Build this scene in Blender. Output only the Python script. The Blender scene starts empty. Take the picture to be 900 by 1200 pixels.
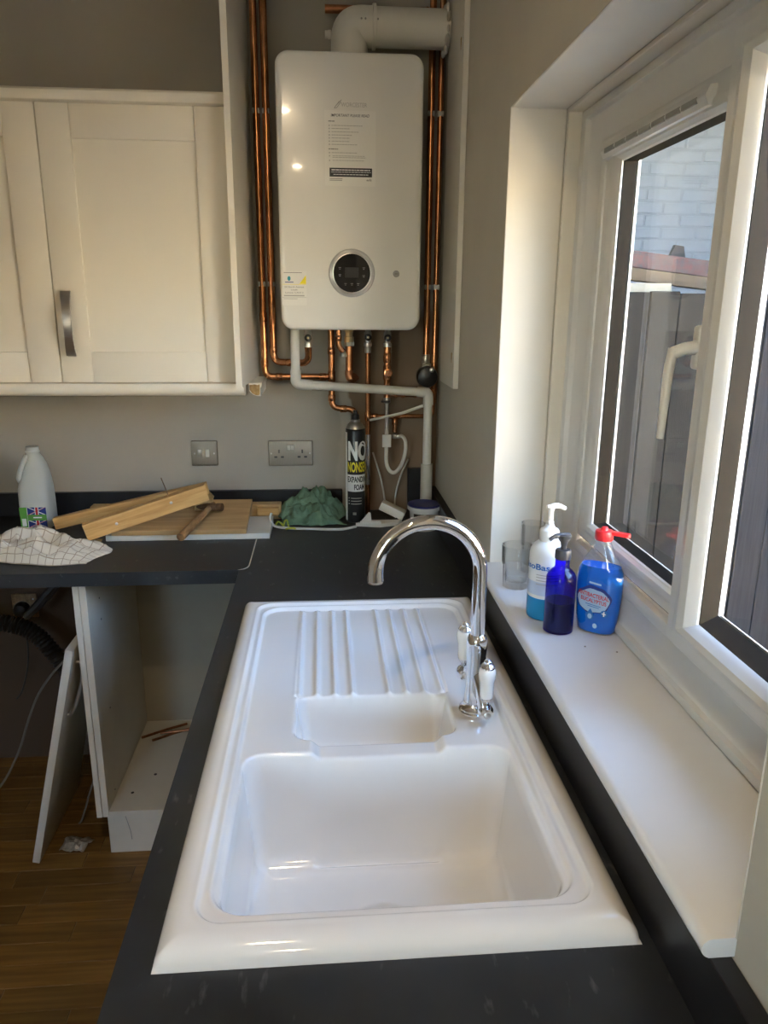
import bpy, bmesh, math, random
import numpy as np
from mathutils import Vector, Matrix, noise

random.seed(7)
S = bpy.context.scene
COL = S.collection
R = math.radians
T = 0.925                                   # height of the worktop surface above the floor

# ------------------------------------------------------------------ camera
cd = bpy.data.cameras.new('camera'); cam = bpy.data.objects.new('camera', cd); COL.objects.link(cam)
cr = Vector((0.99682, -0.079368, 0.007089)); cu = Vector((0.014179, 0.264222, 0.964358)); cf = Vector((0.078412, 0.961191, -0.264507))
cam.matrix_world = Matrix(((cr.x, cu.x, -cf.x, 0), (cr.y, cu.y, -cf.y, 0), (cr.z, cu.z, -cf.z, 1.6098), (0, 0, 0, 1)))
cd.sensor_fit = 'VERTICAL'; cd.sensor_height = 24; cd.sensor_width = 18; cd.lens = 878.07 * 24 / 1200
cd.clip_start = .02; cd.clip_end = 200
S.camera = cam

# ------------------------------------------------------------------ sky, sun, exposure
w = bpy.data.worlds.new('World'); S.world = w; w.use_nodes = True
nt = w.node_tree; bg = nt.nodes['Background']
sky = nt.nodes.new('ShaderNodeTexSky'); sky.sky_type = 'NISHITA'; sky.sun_disc = False
sky.sun_elevation = R(38); sky.sun_rotation = R(-100); sky.air_density = 1.0; sky.dust_density = 1.0; sky.ozone_density = 1.4
nt.links.new(sky.outputs[0], bg.inputs[0]); bg.inputs[1].default_value = 2.2
sl = bpy.data.lights.new('sun', 'SUN'); sl.energy = 85.0; sl.angle = R(.6); sl.color = (1, .88, .70)
so = bpy.data.objects.new('sun', sl); COL.objects.link(so)
so.rotation_euler = Vector((.80, -.06, -.60)).to_track_quat('-Z', 'Y').to_euler(); so.location = (-4, 0, 6)
S.view_settings.view_transform = 'Standard'; S.view_settings.look = 'None'
S.view_settings.exposure = 1.6; S.view_settings.gamma = 1.0; S.view_settings.use_curve_mapping = False
try:
    S.cycles.max_bounces = 10; S.cycles.diffuse_bounces = 6; S.cycles.transparent_max_bounces = 16
    S.cycles.caustics_refractive = False; S.cycles.caustics_reflective = False
    S.cycles.sample_clamp_indirect = 6
except Exception:
    pass

# ------------------------------------------------------------------ materials
MATS = {}
def base_mat(name):
    m = bpy.data.materials.new(name); m.use_nodes = True
    MATS[name] = m
    return m, m.node_tree, m.node_tree.nodes['Principled BSDF']
def rgba(c): return (c[0], c[1], c[2], 1)
def mat(name, col, rough=.5, metal=0, var=.0, vscale=8, bump=0, bscale=60, coat=0, trans=0, ior=1.45, stretch=None, col2=None, spec=None):
    m, t, p = base_mat(name)
    p.inputs['Base Color'].default_value = rgba(col); p.inputs['Roughness'].default_value = rough; p.inputs['Metallic'].default_value = metal
    p.inputs['IOR'].default_value = ior
    if coat: p.inputs['Coat Weight'].default_value = coat; p.inputs['Coat Roughness'].default_value = .04
    if trans: p.inputs['Transmission Weight'].default_value = trans
    if spec is not None: p.inputs['Specular IOR Level'].default_value = spec
    tc = t.nodes.new('ShaderNodeTexCoord'); mp = t.nodes.new('ShaderNodeMapping')
    t.links.new(tc.outputs['Object'], mp.inputs[0])
    if stretch: mp.inputs['Scale'].default_value = stretch
    if var or col2:
        n = t.nodes.new('ShaderNodeTexNoise'); n.inputs['Scale'].default_value = vscale; n.inputs['Detail'].default_value = 6; n.inputs['Roughness'].default_value = .6
        t.links.new(mp.outputs[0], n.inputs[0])
        r = t.nodes.new('ShaderNodeValToRGB'); r.color_ramp.elements[0].position = .35; r.color_ramp.elements[1].position = .65
        a = col2 if col2 else tuple(c * (1 - var) for c in col); b = col if col2 else tuple(min(1, c * (1 + var)) for c in col)
        r.color_ramp.elements[0].color = rgba(a); r.color_ramp.elements[1].color = rgba(b)
        t.links.new(n.outputs[0], r.inputs[0]); t.links.new(r.outputs[0], p.inputs['Base Color'])
    if bump:
        n2 = t.nodes.new('ShaderNodeTexNoise'); n2.inputs['Scale'].default_value = bscale; n2.inputs['Detail'].default_value = 4
        t.links.new(mp.outputs[0], n2.inputs[0])
        b_ = t.nodes.new('ShaderNodeBump'); b_.inputs['Strength'].default_value = bump; b_.inputs['Distance'].default_value = .002
        t.links.new(n2.outputs[0], b_.inputs['Height']); t.links.new(b_.outputs[0], p.inputs['Normal'])
    return m
def wood(name, c1, c2, axis=0, rough=.55, scale=1.0):
    st = [22, 22, 22]; st[axis] = 1.6
    return mat(name, c1, rough, col2=c2, vscale=3.2 * scale, stretch=tuple(st), bump=.15, bscale=9)
def pane_mat(name, tint=(1, 1, 1), refl=.06, power=4.5):
    m = bpy.data.materials.new(name); m.use_nodes = True; MATS[name] = m
    t = m.node_tree; t.nodes.clear()
    o = t.nodes.new('ShaderNodeOutputMaterial'); mx = t.nodes.new('ShaderNodeMixShader'); tr = t.nodes.new('ShaderNodeBsdfTransparent'); gl = t.nodes.new('ShaderNodeBsdfGlossy')
    lw = t.nodes.new('ShaderNodeLayerWeight'); fr = t.nodes.new('ShaderNodeMath'); fr.operation = 'POWER'; fr.inputs[1].default_value = power; t.links.new(lw.outputs['Facing'], fr.inputs[0])
    fa = t.nodes.new('ShaderNodeMath'); fa.operation = 'ADD'; fa.inputs[1].default_value = .045; t.links.new(fr.outputs[0], fa.inputs[0]); fr = fa
    tr.inputs[0].default_value = rgba(tint); gl.inputs['Roughness'].default_value = .02
    ml = t.nodes.new('ShaderNodeMath'); ml.operation = 'MULTIPLY'; ml.inputs[1].default_value = refl
    t.links.new(fr.outputs[0], ml.inputs[0]); t.links.new(ml.outputs[0], mx.inputs[0]); t.links.new(tr.outputs[0], mx.inputs[1]); t.links.new(gl.outputs[0], mx.inputs[2]); t.links.new(mx.outputs[0], o.inputs[0])
    return m

mat('paint_right', (.50, .465, .39), .75, var=.04, vscale=3, bump=.15, bscale=120)
mat('paint_white', (.74, .70, .62), .55, var=.03, vscale=3, bump=.08, bscale=90)
mat('sill_white', (.76, .77, .77), .3, var=.02, vscale=4)
mat('ceiling_white', (.8, .79, .76), .8, var=.02)
mat('upvc', (.62, .61, .58), .30, var=.02, vscale=4)
mat('upvc_ext', (.62, .60, .52), .35, var=.02)
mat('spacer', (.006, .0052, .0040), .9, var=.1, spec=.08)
mat('gasket', (.015, .015, .015), .6, var=.2)
mat('ceramic', (.84, .83, .80), .09, var=.012, vscale=5, coat=.6)
mat('chrome', (.86, .87, .88), .05, 1, var=.02)
mat('steel', (.55, .52, .47), .32, 1, var=.06, vscale=30, stretch=(1, 1, 18))
mat('steel_plate', (.34, .31, .26), .5, 1, var=.05, vscale=30, stretch=(18, 1, 1))
mat('copper', (.78, .36, .17), .24, 1, col2=(.42, .19, .09), vscale=14)
mat('copper_dull', (.50, .22, .11), .38, 1, col2=(.24, .11, .06), vscale=18)
mat('brass', (.62, .48, .26), .3, 1, var=.2, vscale=20)
mat('nickel', (.62, .60, .56), .28, 1, var=.1, vscale=20)
mat('pvc_white', (.70, .68, .62), .4, var=.04, vscale=6)
mat('pvc_grey', (.50, .47, .40), .45, var=.05)
mat('black_plastic', (.012, .012, .013), .35, var=.2)
mat('dark_rubber', (.02, .018, .016), .6, var=.2)
mat('cream_paint', (.80, .75, .64), .38, var=.015, vscale=3)
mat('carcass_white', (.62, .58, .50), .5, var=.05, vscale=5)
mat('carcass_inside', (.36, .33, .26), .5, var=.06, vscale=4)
mat('chipboard', (.50, .34, .15), .85, col2=(.30, .19, .07), vscale=70, bump=.5, bscale=120)
wood('pine', (.68, .42, .16), (.48, .26, .08), 0)
wood('pine_board', (.60, .39, .18), (.46, .28, .11), 0, scale=.8)
wood('pine_end', (.30, .18, .08), (.20, .11, .05), 1)
wood('hammer_wood', (.34, .20, .09), (.16, .09, .04), 1)
mat('rusty_steel', (.22, .13, .07), .6, .6, col2=(.12, .07, .04), vscale=40)
mat('painted_board', (.72, .68, .58), .5, var=.04)
mat('white_plastic', (.74, .72, .66), .4, var=.03)
mat('boiler_white', (.80, .78, .72), .16, var=.008, coat=.3)
mat('flue_white', (.72, .69, .61), .35, var=.03)
mat('boiler_grey', (.42, .41, .40), .3, .3, var=.03)
mat('dial_glass', (.008, .008, .01), .06, var=.02)
mat('print_black', (.02, .02, .022), .5, var=.05)
mat('print_grey', (.30, .29, .26), .5, var=.05)
mat('print_lightgrey', (.45, .43, .39), .5, var=.05)
mat('paper', (.80, .78, .72), .5, var=.01)
mat('print_white', (.82, .82, .80), .5, var=.02)
mat('print_yellow', (.85, .72, .03), .5, var=.03)
mat('print_red', (.55, .02, .03), .5, var=.03)
mat('print_green', (.10, .32, .05), .5, var=.03)
mat('print_teal', (.03, .35, .42), .5, var=.03)
mat('print_navy', (.01, .03, .22), .5, var=.03)
mat('print_blue', (.02, .16, .50), .5, var=.03)
mat('print_paleblue', (.35, .52, .72), .5, var=.03)
mat('hdpe', (.70, .72, .66), .42, var=.02, trans=.25)
mat('green_cloth', (.17, .27, .17), .95, col2=(.10, .18, .11), vscale=30, bump=.4, bscale=300)
mat('foil', (.5, .48, .44), .4, .5, var=.3, vscale=50)
mat('can_black', (.012, .013, .015), .3, var=.05)
mat('can_metal', (.55, .53, .48), .3, 1, var=.05)
mat('tub_white', (.66, .66, .64), .4, var=.03)
mat('lid_blue', (.02, .025, .16), .4, var=.05)
mat('lotion_white', (.76, .76, .74), .35, var=.02)
mat('lotion_band', (.52, .60, .72), .35, var=.05)
mat('lotion_blue', (.01, .25, .55), .3, var=.03)
mat('pump_grey', (.055, .055, .06), .4, var=.05)
mat('cobalt_liquid', (.010, .006, .035), .3, var=.05)
mat('soap_blue', (.004, .13, .62), .06, var=.02)
mat('cap_red', (.62, .02, .025), .35, var=.04)
mat('cable_white', (.62, .60, .54), .5, var=.04)
mat('cable_grey', (.16, .145, .12), .5, var=.1)
mat('cable_dark', (.03, .026, .022), .5, var=.1)
mat('wire_yellow', (.62, .55, .03), .5, col2=(.12, .25, .03), vscale=60)
mat('foam_seal', (.55, .52, .44), .8, var=.08, bump=.6, bscale=60)
mat('fence_dark', (.015, .0125, .0095), .85, col2=(.010, .0083, .0063), vscale=3, stretch=(30, 30, 1.2), bump=.3, bscale=10)
mat('fence_purple', (.050, .045, .044), .85, col2=(.030, .0265, .026), vscale=3, stretch=(30, 30, 1.2), bump=.3, bscale=10)
mat('brick_white', (.66, .66, .68), .8, var=.05, vscale=4, bump=.5, bscale=18)
mat('mortar_white', (.60, .60, .62), .85, var=.05, bump=.4, bscale=40)
mat('beam_flaked', (.055, .062, .066), .8, col2=(.12, .050, .046), vscale=60)
mat('beam_brown', (.10, .075, .05), .8, var=.15)
mat('beam_cream', (.42, .36, .26), .7, var=.06)
mat('yard_concrete', (.40, .38, .34), .9, var=.1, bump=.3)
mat('neighbour_render', (.78, .67, .51), .85, var=.05, bump=.3)
mat('tile_outside', (.5, .47, .42), .85, var=.05)
mat('upstand_black', (.012, .012, .014), .42, var=.2, vscale=20)
pane_mat('window_glass', (.93, .95, .95), .55)
pane_mat('clear_plastic', (.96, .97, .98), 1.1)
pane_mat('tumbler_glass', (.97, .975, .97), 1.3, 2.4)
pane_mat('cobalt', (.16, .10, .86), 1.0)

# worktop: dark slate laminate, faint scuffs
def worktop_mat():
    m, t, p = base_mat('worktop_slate')
    tc = t.nodes.new('ShaderNodeTexCoord')
    n = t.nodes.new('ShaderNodeTexNoise'); n.inputs['Scale'].default_value = 9; n.inputs['Detail'].default_value = 8
    n2 = t.nodes.new('ShaderNodeTexNoise'); n2.inputs['Scale'].default_value = 70; n2.inputs['Detail'].default_value = 5
    mp = t.nodes.new('ShaderNodeMapping'); mp.inputs['Rotation'].default_value = (0, 0, .8); mp.inputs['Scale'].default_value = (1, .35, 1)
    t.links.new(tc.outputs['Object'], n.inputs[0]); t.links.new(tc.outputs['Object'], mp.inputs[0]); t.links.new(mp.outputs[0], n2.inputs[0])
    r = t.nodes.new('ShaderNodeValToRGB'); r.color_ramp.elements[0].color = (.0095, .0108, .0128, 1); r.color_ramp.elements[1].color = (.021, .0238, .0275, 1)
    r.color_ramp.elements[0].position = .35; r.color_ramp.elements[1].position = .68
    t.links.new(n.outputs[0], r.inputs[0])
    r2 = t.nodes.new('ShaderNodeValToRGB'); r2.color_ramp.elements[0].position = .64; r2.color_ramp.elements[1].position = .78
    t.links.new(n2.outputs[0], r2.inputs[0])
    mx = t.nodes.new('ShaderNodeMix'); mx.data_type = 'RGBA'; mx.inputs[7].default_value = (.09, .09, .088, 1)
    t.links.new(r2.outputs[0], mx.inputs[0]); t.links.new(r.outputs[0], mx.inputs[6]); t.links.new(mx.outputs[2], p.inputs['Base Color'])
    rr = t.nodes.new('ShaderNodeMapRange'); rr.inputs[3].default_value = .36; rr.inputs[4].default_value = .56
    t.links.new(n.outputs[0], rr.inputs[0]); t.links.new(rr.outputs[0], p.inputs['Roughness'])
    b = t.nodes.new('ShaderNodeBump'); b.inputs['Strength'].default_value = .12; b.inputs['Distance'].default_value = .001
    t.links.new(n2.outputs[0], b.inputs['Height']); t.links.new(b.outputs[0], p.inputs['Normal'])
worktop_mat()

# back wall: taupe paint, bare brown plaster behind the pipes and, with the gap's shade painted in, below the worktop
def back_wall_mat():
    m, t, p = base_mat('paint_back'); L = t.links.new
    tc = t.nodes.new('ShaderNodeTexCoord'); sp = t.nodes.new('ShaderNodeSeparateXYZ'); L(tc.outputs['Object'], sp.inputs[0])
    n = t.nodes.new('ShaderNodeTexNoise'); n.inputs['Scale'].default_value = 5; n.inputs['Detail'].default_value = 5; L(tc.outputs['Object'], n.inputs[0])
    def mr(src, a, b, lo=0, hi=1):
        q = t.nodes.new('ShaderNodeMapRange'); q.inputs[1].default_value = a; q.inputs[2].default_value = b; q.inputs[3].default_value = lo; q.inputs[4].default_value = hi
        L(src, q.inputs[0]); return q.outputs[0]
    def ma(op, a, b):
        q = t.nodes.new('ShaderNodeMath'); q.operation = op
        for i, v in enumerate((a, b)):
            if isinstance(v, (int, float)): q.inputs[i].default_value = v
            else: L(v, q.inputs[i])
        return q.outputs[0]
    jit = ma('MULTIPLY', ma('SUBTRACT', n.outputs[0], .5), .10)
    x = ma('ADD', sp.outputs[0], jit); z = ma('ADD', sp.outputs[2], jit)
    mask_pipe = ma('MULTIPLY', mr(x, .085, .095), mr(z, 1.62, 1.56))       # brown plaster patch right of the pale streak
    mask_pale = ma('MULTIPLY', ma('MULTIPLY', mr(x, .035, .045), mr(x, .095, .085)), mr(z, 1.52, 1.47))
    mask_low_shade = mr(z, .90, .88)  # brown deepened below the worktop to paint in the gap's shade
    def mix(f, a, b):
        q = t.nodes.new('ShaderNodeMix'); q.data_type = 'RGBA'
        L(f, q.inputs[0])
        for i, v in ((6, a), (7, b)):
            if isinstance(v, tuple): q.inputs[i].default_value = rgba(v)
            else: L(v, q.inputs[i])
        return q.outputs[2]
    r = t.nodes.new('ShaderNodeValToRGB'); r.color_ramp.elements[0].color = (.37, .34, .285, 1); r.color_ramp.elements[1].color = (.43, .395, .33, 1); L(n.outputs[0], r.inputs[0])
    c = mix(mask_pipe, r.outputs[0], (.24, .165, .105)); c = mix(mask_pale, c, (.46, .42, .35)); c = mix(mask_low_shade, c, (.075, .047, .028))
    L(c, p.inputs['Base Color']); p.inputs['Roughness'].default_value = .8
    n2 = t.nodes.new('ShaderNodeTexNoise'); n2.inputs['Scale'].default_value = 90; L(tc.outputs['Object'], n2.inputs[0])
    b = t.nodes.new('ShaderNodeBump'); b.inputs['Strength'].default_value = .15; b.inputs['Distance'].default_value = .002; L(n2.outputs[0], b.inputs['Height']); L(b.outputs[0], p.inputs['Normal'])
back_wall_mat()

# oak laminate: each strip gets its own tone
def floor_mat():
    m, t, p = base_mat('floor_oak'); L = t.links.new
    tc = t.nodes.new('ShaderNodeTexCoord'); oi = t.nodes.new('ShaderNodeObjectInfo')
    mp = t.nodes.new('ShaderNodeMapping'); mp.inputs['Scale'].default_value = (1.5, 24, 24); L(tc.outputs['Object'], mp.inputs[0])
    ad = t.nodes.new('ShaderNodeVectorMath'); ad.operation = 'ADD'; L(mp.outputs[0], ad.inputs[0]); L(oi.outputs['Random'], ad.inputs[1])
    sc = t.nodes.new('ShaderNodeVectorMath'); sc.operation = 'SCALE'; sc.inputs['Scale'].default_value = 1.0; L(ad.outputs[0], sc.inputs[0])
    n = t.nodes.new('ShaderNodeTexNoise'); n.inputs['Scale'].default_value = 2.6; n.inputs['Detail'].default_value = 6; L(sc.outputs[0], n.inputs[0])
    r = t.nodes.new('ShaderNodeValToRGB'); r.color_ramp.elements[0].color = (.125, .060, .013, 1); r.color_ramp.elements[1].color = (.235, .125, .032, 1)
    r.color_ramp.elements[0].position = .3; r.color_ramp.elements[1].position = .7; L(n.outputs[0], r.inputs[0])
    hs = t.nodes.new('ShaderNodeHueSaturation'); mr = t.nodes.new('ShaderNodeMapRange'); mr.inputs[3].default_value = .72; mr.inputs[4].default_value = 1.15
    L(oi.outputs['Random'], mr.inputs[0]); L(mr.outputs[0], hs.inputs['Value']); L(r.outputs[0], hs.inputs['Color']); L(hs.outputs[0], p.inputs['Base Color'])
    p.inputs['Roughness'].default_value = .45
floor_mat()

# tea towel: white cotton with thin brown window-pane check on its own u,v
def towel_mat():
    m, t, p = base_mat('tea_towel_check'); L = t.links.new
    uv = t.nodes.new('ShaderNodeUVMap'); uv.uv_map = 'UVMap'; sp = t.nodes.new('ShaderNodeSeparateXYZ'); L(uv.outputs[0], sp.inputs[0])
    outs = []
    for i in (0, 1):
        a = t.nodes.new('ShaderNodeMath'); a.operation = 'MULTIPLY'; a.inputs[1].default_value = 15; L(sp.outputs[i], a.inputs[0])
        b = t.nodes.new('ShaderNodeMath'); b.operation = 'FRACT'; L(a.outputs[0], b.inputs[0])
        c = t.nodes.new('ShaderNodeMath'); c.operation = 'LESS_THAN'; c.inputs[1].default_value = .10; L(b.outputs[0], c.inputs[0]); outs.append(c.outputs[0])
    mxm = t.nodes.new('ShaderNodeMath'); mxm.operation = 'MAXIMUM'; L(outs[0], mxm.inputs[0]); L(outs[1], mxm.inputs[1])
    mx = t.nodes.new('ShaderNodeMix'); mx.data_type = 'RGBA'; mx.inputs[6].default_value = (.72, .67, .57, 1); mx.inputs[7].default_value = (.42, .35, .27, 1)
    L(mxm.outputs[0], mx.inputs[0]); L(mx.outputs[2], p.inputs['Base Color']); p.inputs['Roughness'].default_value = .95
towel_mat()

# ------------------------------------------------------------------ mesh helpers
def BM(): return bmesh.new()
def add_box(bm, lo, hi, bev=0, seg=2, M=None):
    vs = [bm.verts.new((x, y, z)) for x in (lo[0], hi[0]) for y in (lo[1], hi[1]) for z in (lo[2], hi[2])]
    idx = [(0, 1, 3, 2), (4, 6, 7, 5), (0, 4, 5, 1), (2, 3, 7, 6), (0, 2, 6, 4), (1, 5, 7, 3)]
    fs = [bm.faces.new([vs[i] for i in f]) for f in idx]
    if bev:
        es = list({e for f in fs for e in f.edges})
        g = bmesh.ops.bevel(bm, geom=es, offset=bev, segments=seg, profile=.5, affect='EDGES')
        vs = list({v for f in g['faces'] for v in f.verts} | {v for v in vs if v.is_valid})
    if M is not None: bmesh.ops.transform(bm, matrix=M, verts=[v for v in vs if v.is_valid])
    return bm
def box(lo, hi, bev=0, seg=2): return add_box(BM(), lo, hi, bev, seg)
def fillet(pts, rad, n=6):
    pts = [Vector(p) for p in pts]; out = [pts[0]]
    for i in range(1, len(pts) - 1):
        a, b, c = pts[i - 1], pts[i], pts[i + 1]
        u = (a - b); v = (c - b); d = min(rad, u.length * .49, v.length * .49)
        p = b + u.normalized() * d; q = b + v.normalized() * d
        for k in range(n + 1):
            s = k / n; out.append((1 - s) ** 2 * p + 2 * s * (1 - s) * b + s * s * q)
    out.append(pts[-1]); return out
def smooth(pts, n=6):
    P = [Vector(p) for p in pts]; P = [P[0] * 2 - P[1]] + P + [P[-1] * 2 - P[-2]]; out = []
    for i in range(1, len(P) - 2):
        for k in range(n):
            t = k / n; a, b, c, d = P[i - 1:i + 3]
            out.append(.5 * ((2 * b) + (c - a) * t + (2 * a - 5 * b + 4 * c - d) * t * t + (3 * b - a - 3 * c + d) * t ** 3))
    out.append(P[-2]); return out
def add_tube(bm, pts, r, seg=12, caps=True):
    pts = [Vector(p) for p in pts]; n = len(pts)
    rs = r if isinstance(r, (list, tuple)) else [r] * n
    t0 = (pts[1] - pts[0]).normalized(); up = Vector((0, 0, 1)) if abs(t0.z) < .9 else Vector((0, 1, 0))
    u = t0.cross(up).normalized(); rings = []; prev = t0
    for i, p in enumerate(pts):
        t = (pts[min(i + 1, n - 1)] - pts[max(i - 1, 0)]).normalized()
        ax = prev.cross(t)
        if ax.length > 1e-7: u = Matrix.Rotation(prev.angle(t), 3, ax.normalized()) @ u
        prev = t; v = t.cross(u).normalized()
        rings.append([bm.verts.new(p + rs[i] * (math.cos(2 * math.pi * k / seg) * u + math.sin(2 * math.pi * k / seg) * v)) for k in range(seg)])
    for a, b in zip(rings, rings[1:]):
        for k in range(seg): bm.faces.new((a[k], a[(k + 1) % seg], b[(k + 1) % seg], b[k]))
    if caps: bm.faces.new(list(reversed(rings[0]))); bm.faces.new(rings[-1])
    return bm
def tube(pts, r, seg=12): return add_tube(BM(), pts, r, seg)
def add_lathe(bm, prof, c=(0, 0, 0), seg=28, axis='z', sq=None):
    """prof = [(radius, height)...] bottom to top; axis z, or y (pointing to -y), or x"""
    rings = []
    for r, h in prof:
        ring = []
        for k in range(seg):
            a = 2 * math.pi * k / seg; ca, sa = math.cos(a), math.sin(a)
            if sq:
                e = 2 / sq; ca, sa = math.copysign(abs(ca) ** e, ca), math.copysign(abs(sa) ** e, sa)
            if axis == 'z': p = (c[0] + r * ca, c[1] + r * sa, c[2] + h)
            elif axis == 'y': p = (c[0] + r * ca, c[1] - h, c[2] + r * sa)
            else: p = (c[0] + h, c[1] + r * ca, c[2] + r * sa)
            ring.append(bm.verts.new(p))
        rings.append(ring)
    for a, b in zip(rings, rings[1:]):
        for k in range(seg): bm.faces.new((a[k], a[(k + 1) % seg], b[(k + 1) % seg], b[k]))
    if prof[0][0] > 1e-5: bm.faces.new(list(reversed(rings[0])))
    if prof[-1][0] > 1e-5: bm.faces.new(rings[-1])
    bmesh.ops.recalc_face_normals(bm, faces=bm.faces)
    return bm
def lathe(prof, c=(0, 0, 0), seg=28, axis='z', sq=None): return add_lathe(BM(), prof, c, seg, axis, sq)
def add_prism(bm, poly, axis, a, b):
    """poly: 2-D points in the two other axes (order x,y,z without the axis)"""
    def P(p, h): q = list(p); q.insert(axis, h); return bm.verts.new(q)
    A = [P(p, a) for p in poly]; B = [P(p, b) for p in poly]; n = len(poly)
    bm.faces.new(A); bm.faces.new(list(reversed(B)))
    for i in range(n): bm.faces.new((A[i], B[i], B[(i + 1) % n], A[(i + 1) % n]))
    bmesh.ops.recalc_face_normals(bm, faces=bm.faces)
    return bm
def prism(poly, axis, a, b): return add_prism(BM(), poly, axis, a, b)
def rrect(x0, x1, z0, z1, r, n=6):
    out = []
    for cx, cz, a0 in ((x1 - r, z1 - r, 0), (x0 + r, z1 - r, 90), (x0 + r, z0 + r, 180), (x1 - r, z0 + r, 270)):
        for k in range(n + 1):
            a = R(a0 + 90 * k / n); out.append((cx + r * math.cos(a), cz + r * math.sin(a)))
    return out
def loft(sections):
    bm = BM(); rings = [[bm.verts.new(p) for p in s] for s in sections]; n = len(rings[0])
    for a, b in zip(rings, rings[1:]):
        for k in range(n): bm.faces.new((a[k], a[(k + 1) % n], b[(k + 1) % n], b[k]))
    bm.faces.new(list(reversed(rings[0]))); bm.faces.new(rings[-1])
    bmesh.ops.recalc_face_normals(bm, faces=bm.faces); return bm
def rot_bm(bm, M): bmesh.ops.transform(bm, matrix=M, verts=bm.verts); return bm

def world_off(o):
    v = Vector((0, 0, 0))
    while o is not None: v += o.location; o = o.parent
    return v
def make(name, bm, m, parent=None, loc=None, local=False, ang=40):
    if loc is None: loc = (0, 0, 0)
    off = (world_off(parent) if (parent is not None and not local) else Vector((0, 0, 0))) + Vector(loc)
    if parent is not None and parent.get('_local'): off = Vector((0, 0, 0))
    if off.length: bmesh.ops.translate(bm, verts=bm.verts, vec=-off)
    me = bpy.data.meshes.new(name); bm.to_mesh(me); bm.free()
    me.polygons.foreach_set('use_smooth', [True] * len(me.polygons)); me.set_sharp_from_angle(angle=R(ang))
    o = bpy.data.objects.new(name, me); COL.objects.link(o); me.materials.append(MATS[m])
    o.parent = parent; o.location = loc
    if parent is not None and parent.get('_local'): o['_local'] = 1
    return o
def tag(o, label, cat, group=None):
    o['label'] = label; o['category'] = cat
    if group: o['group'] = group
    return o
def thing(name, label, cat, loc=(0, 0, 0), rot=None, group=None):
    o = bpy.data.objects.new(name, None); COL.objects.link(o); o.location = loc; o.empty_display_size = .05
    if rot is not None: o.rotation_euler = rot; o['_local'] = 1
    return tag(o, label, cat, group)
def solo(name, bm, m, label, cat, loc, group=None, ang=40):
    return tag(make(name, bm, m, None, loc, ang=ang), label, cat, group)
def struct(name, bm, m, loc=(0, 0, 0)):
    o = make(name, bm, m, None, loc); o['kind'] = 'structure'; return o
def stempty(name, loc=(0, 0, 0)):
    o = bpy.data.objects.new(name, None); COL.objects.link(o); o.location = loc; o['kind'] = 'structure'; return o

def text_bm(s, fn, height, width=None, align='CENTER', bold=0., shear=0.):
    """lettering as a flat mesh; fn maps (u, v) to a point; height is the cap height"""
    cu_ = bpy.data.curves.new('t', 'FONT'); cu_.body = s; cu_.size = 1; cu_.offset = bold; cu_.shear = shear; cu_.resolution_u = 3
    o = bpy.data.objects.new('t', cu_); COL.objects.link(o)
    dg = bpy.context.evaluated_depsgraph_get(); me = bpy.data.meshes.new_from_object(o.evaluated_get(dg))
    bm = BM(); bm.from_mesh(me); bpy.data.objects.remove(o); bpy.data.curves.remove(cu_); bpy.data.meshes.remove(me)
    if not bm.verts: return bm
    xs = [v.co.x for v in bm.verts]; x0, x1 = min(xs), max(xs)
    sy = height / .70; sx = (width / (x1 - x0)) if width else sy
    a = {'CENTER': (x0 + x1) / 2, 'LEFT': x0, 'RIGHT': x1}[align]
    for v in bm.verts: v.co = Vector(fn((v.co.x - a) * sx, v.co.y * sy))
    return bm
def flat(x, y, z): return lambda u, v: (x + u, y, z + v)                        # faces -y
def cyl(cx, cy, r, th, z): return lambda u, v: (cx + r * math.sin(th + u / r), cy - r * math.cos(th + u / r), z + v)
def band(cx, cy, r, a0, a1, z0, z1, n=24):
    bm = BM(); lo = []; hi = []
    for k in range(n + 1):
        a = a0 + (a1 - a0) * k / n; p = (cx + r * math.sin(a), cy - r * math.cos(a))
        lo.append(bm.verts.new((p[0], p[1], z0))); hi.append(bm.verts.new((p[0], p[1], z1)))
    for k in range(n): bm.faces.new((lo[k], lo[k + 1], hi[k + 1], hi[k]))
    return bm
def copies(o, places, parent):
    for p in places:
        c = o.copy(); COL.objects.link(c); c.parent = parent; c.location = p

# ================================================================== THE ROOM
XW, YW = .383, 2.52           # window wall face, back wall face
X0, Y0, ZC = -2.6, -2.6, 2.6
RY0, RY1, RZ0, RZ1 = .548, 1.637, 1.013, 1.998   # window opening
# floor: slab, with oak strips laid on it where the photograph shows them
fl = struct('floor', box((X0 - .1, Y0 - .1, -.1), (.66, YW + .1, -.006)), 'floor_oak')
pl = None; k = 0
for row in range(24):
    y = .95 + row * .0672; x = -1.75 + (row * .173) % .41
    while x < -.12:
        L_ = (.33, .41, .47)[(k * 7 + row) % 3]; k += 1
        make('plank', box((x, y - .0332, -.006), (x + L_, y + .0332, 0), .0012, 1), 'floor_oak', fl, (x + L_ / 2, y, 0))
        x += L_ + .0012
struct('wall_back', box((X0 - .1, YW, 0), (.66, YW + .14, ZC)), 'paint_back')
struct('wall_left', box((X0 - .12, Y0, 0), (X0, YW, ZC)), 'paint_right')
bm = BM()                                   # wall behind the camera, with a window added for fill light
A2, B2, C2, D2 = -1.95, -1.15, 1.15, 2.15
for lo, hi in (((X0 - .1, Y0 - .12, 0), (A2, Y0, ZC)), ((B2, Y0 - .12, 0), (.66, Y0, ZC)), ((A2, Y0 - .12, 0), (B2, Y0, C2)), ((A2, Y0 - .12, D2), (B2, Y0, ZC))): add_box(bm, lo, hi)
struct('wall_front', bm, 'paint_right')
struct('ceiling', box((X0 - .1, Y0 - .1, ZC), (.70, YW + .14, ZC + .14)), 'ceiling_white')
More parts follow.
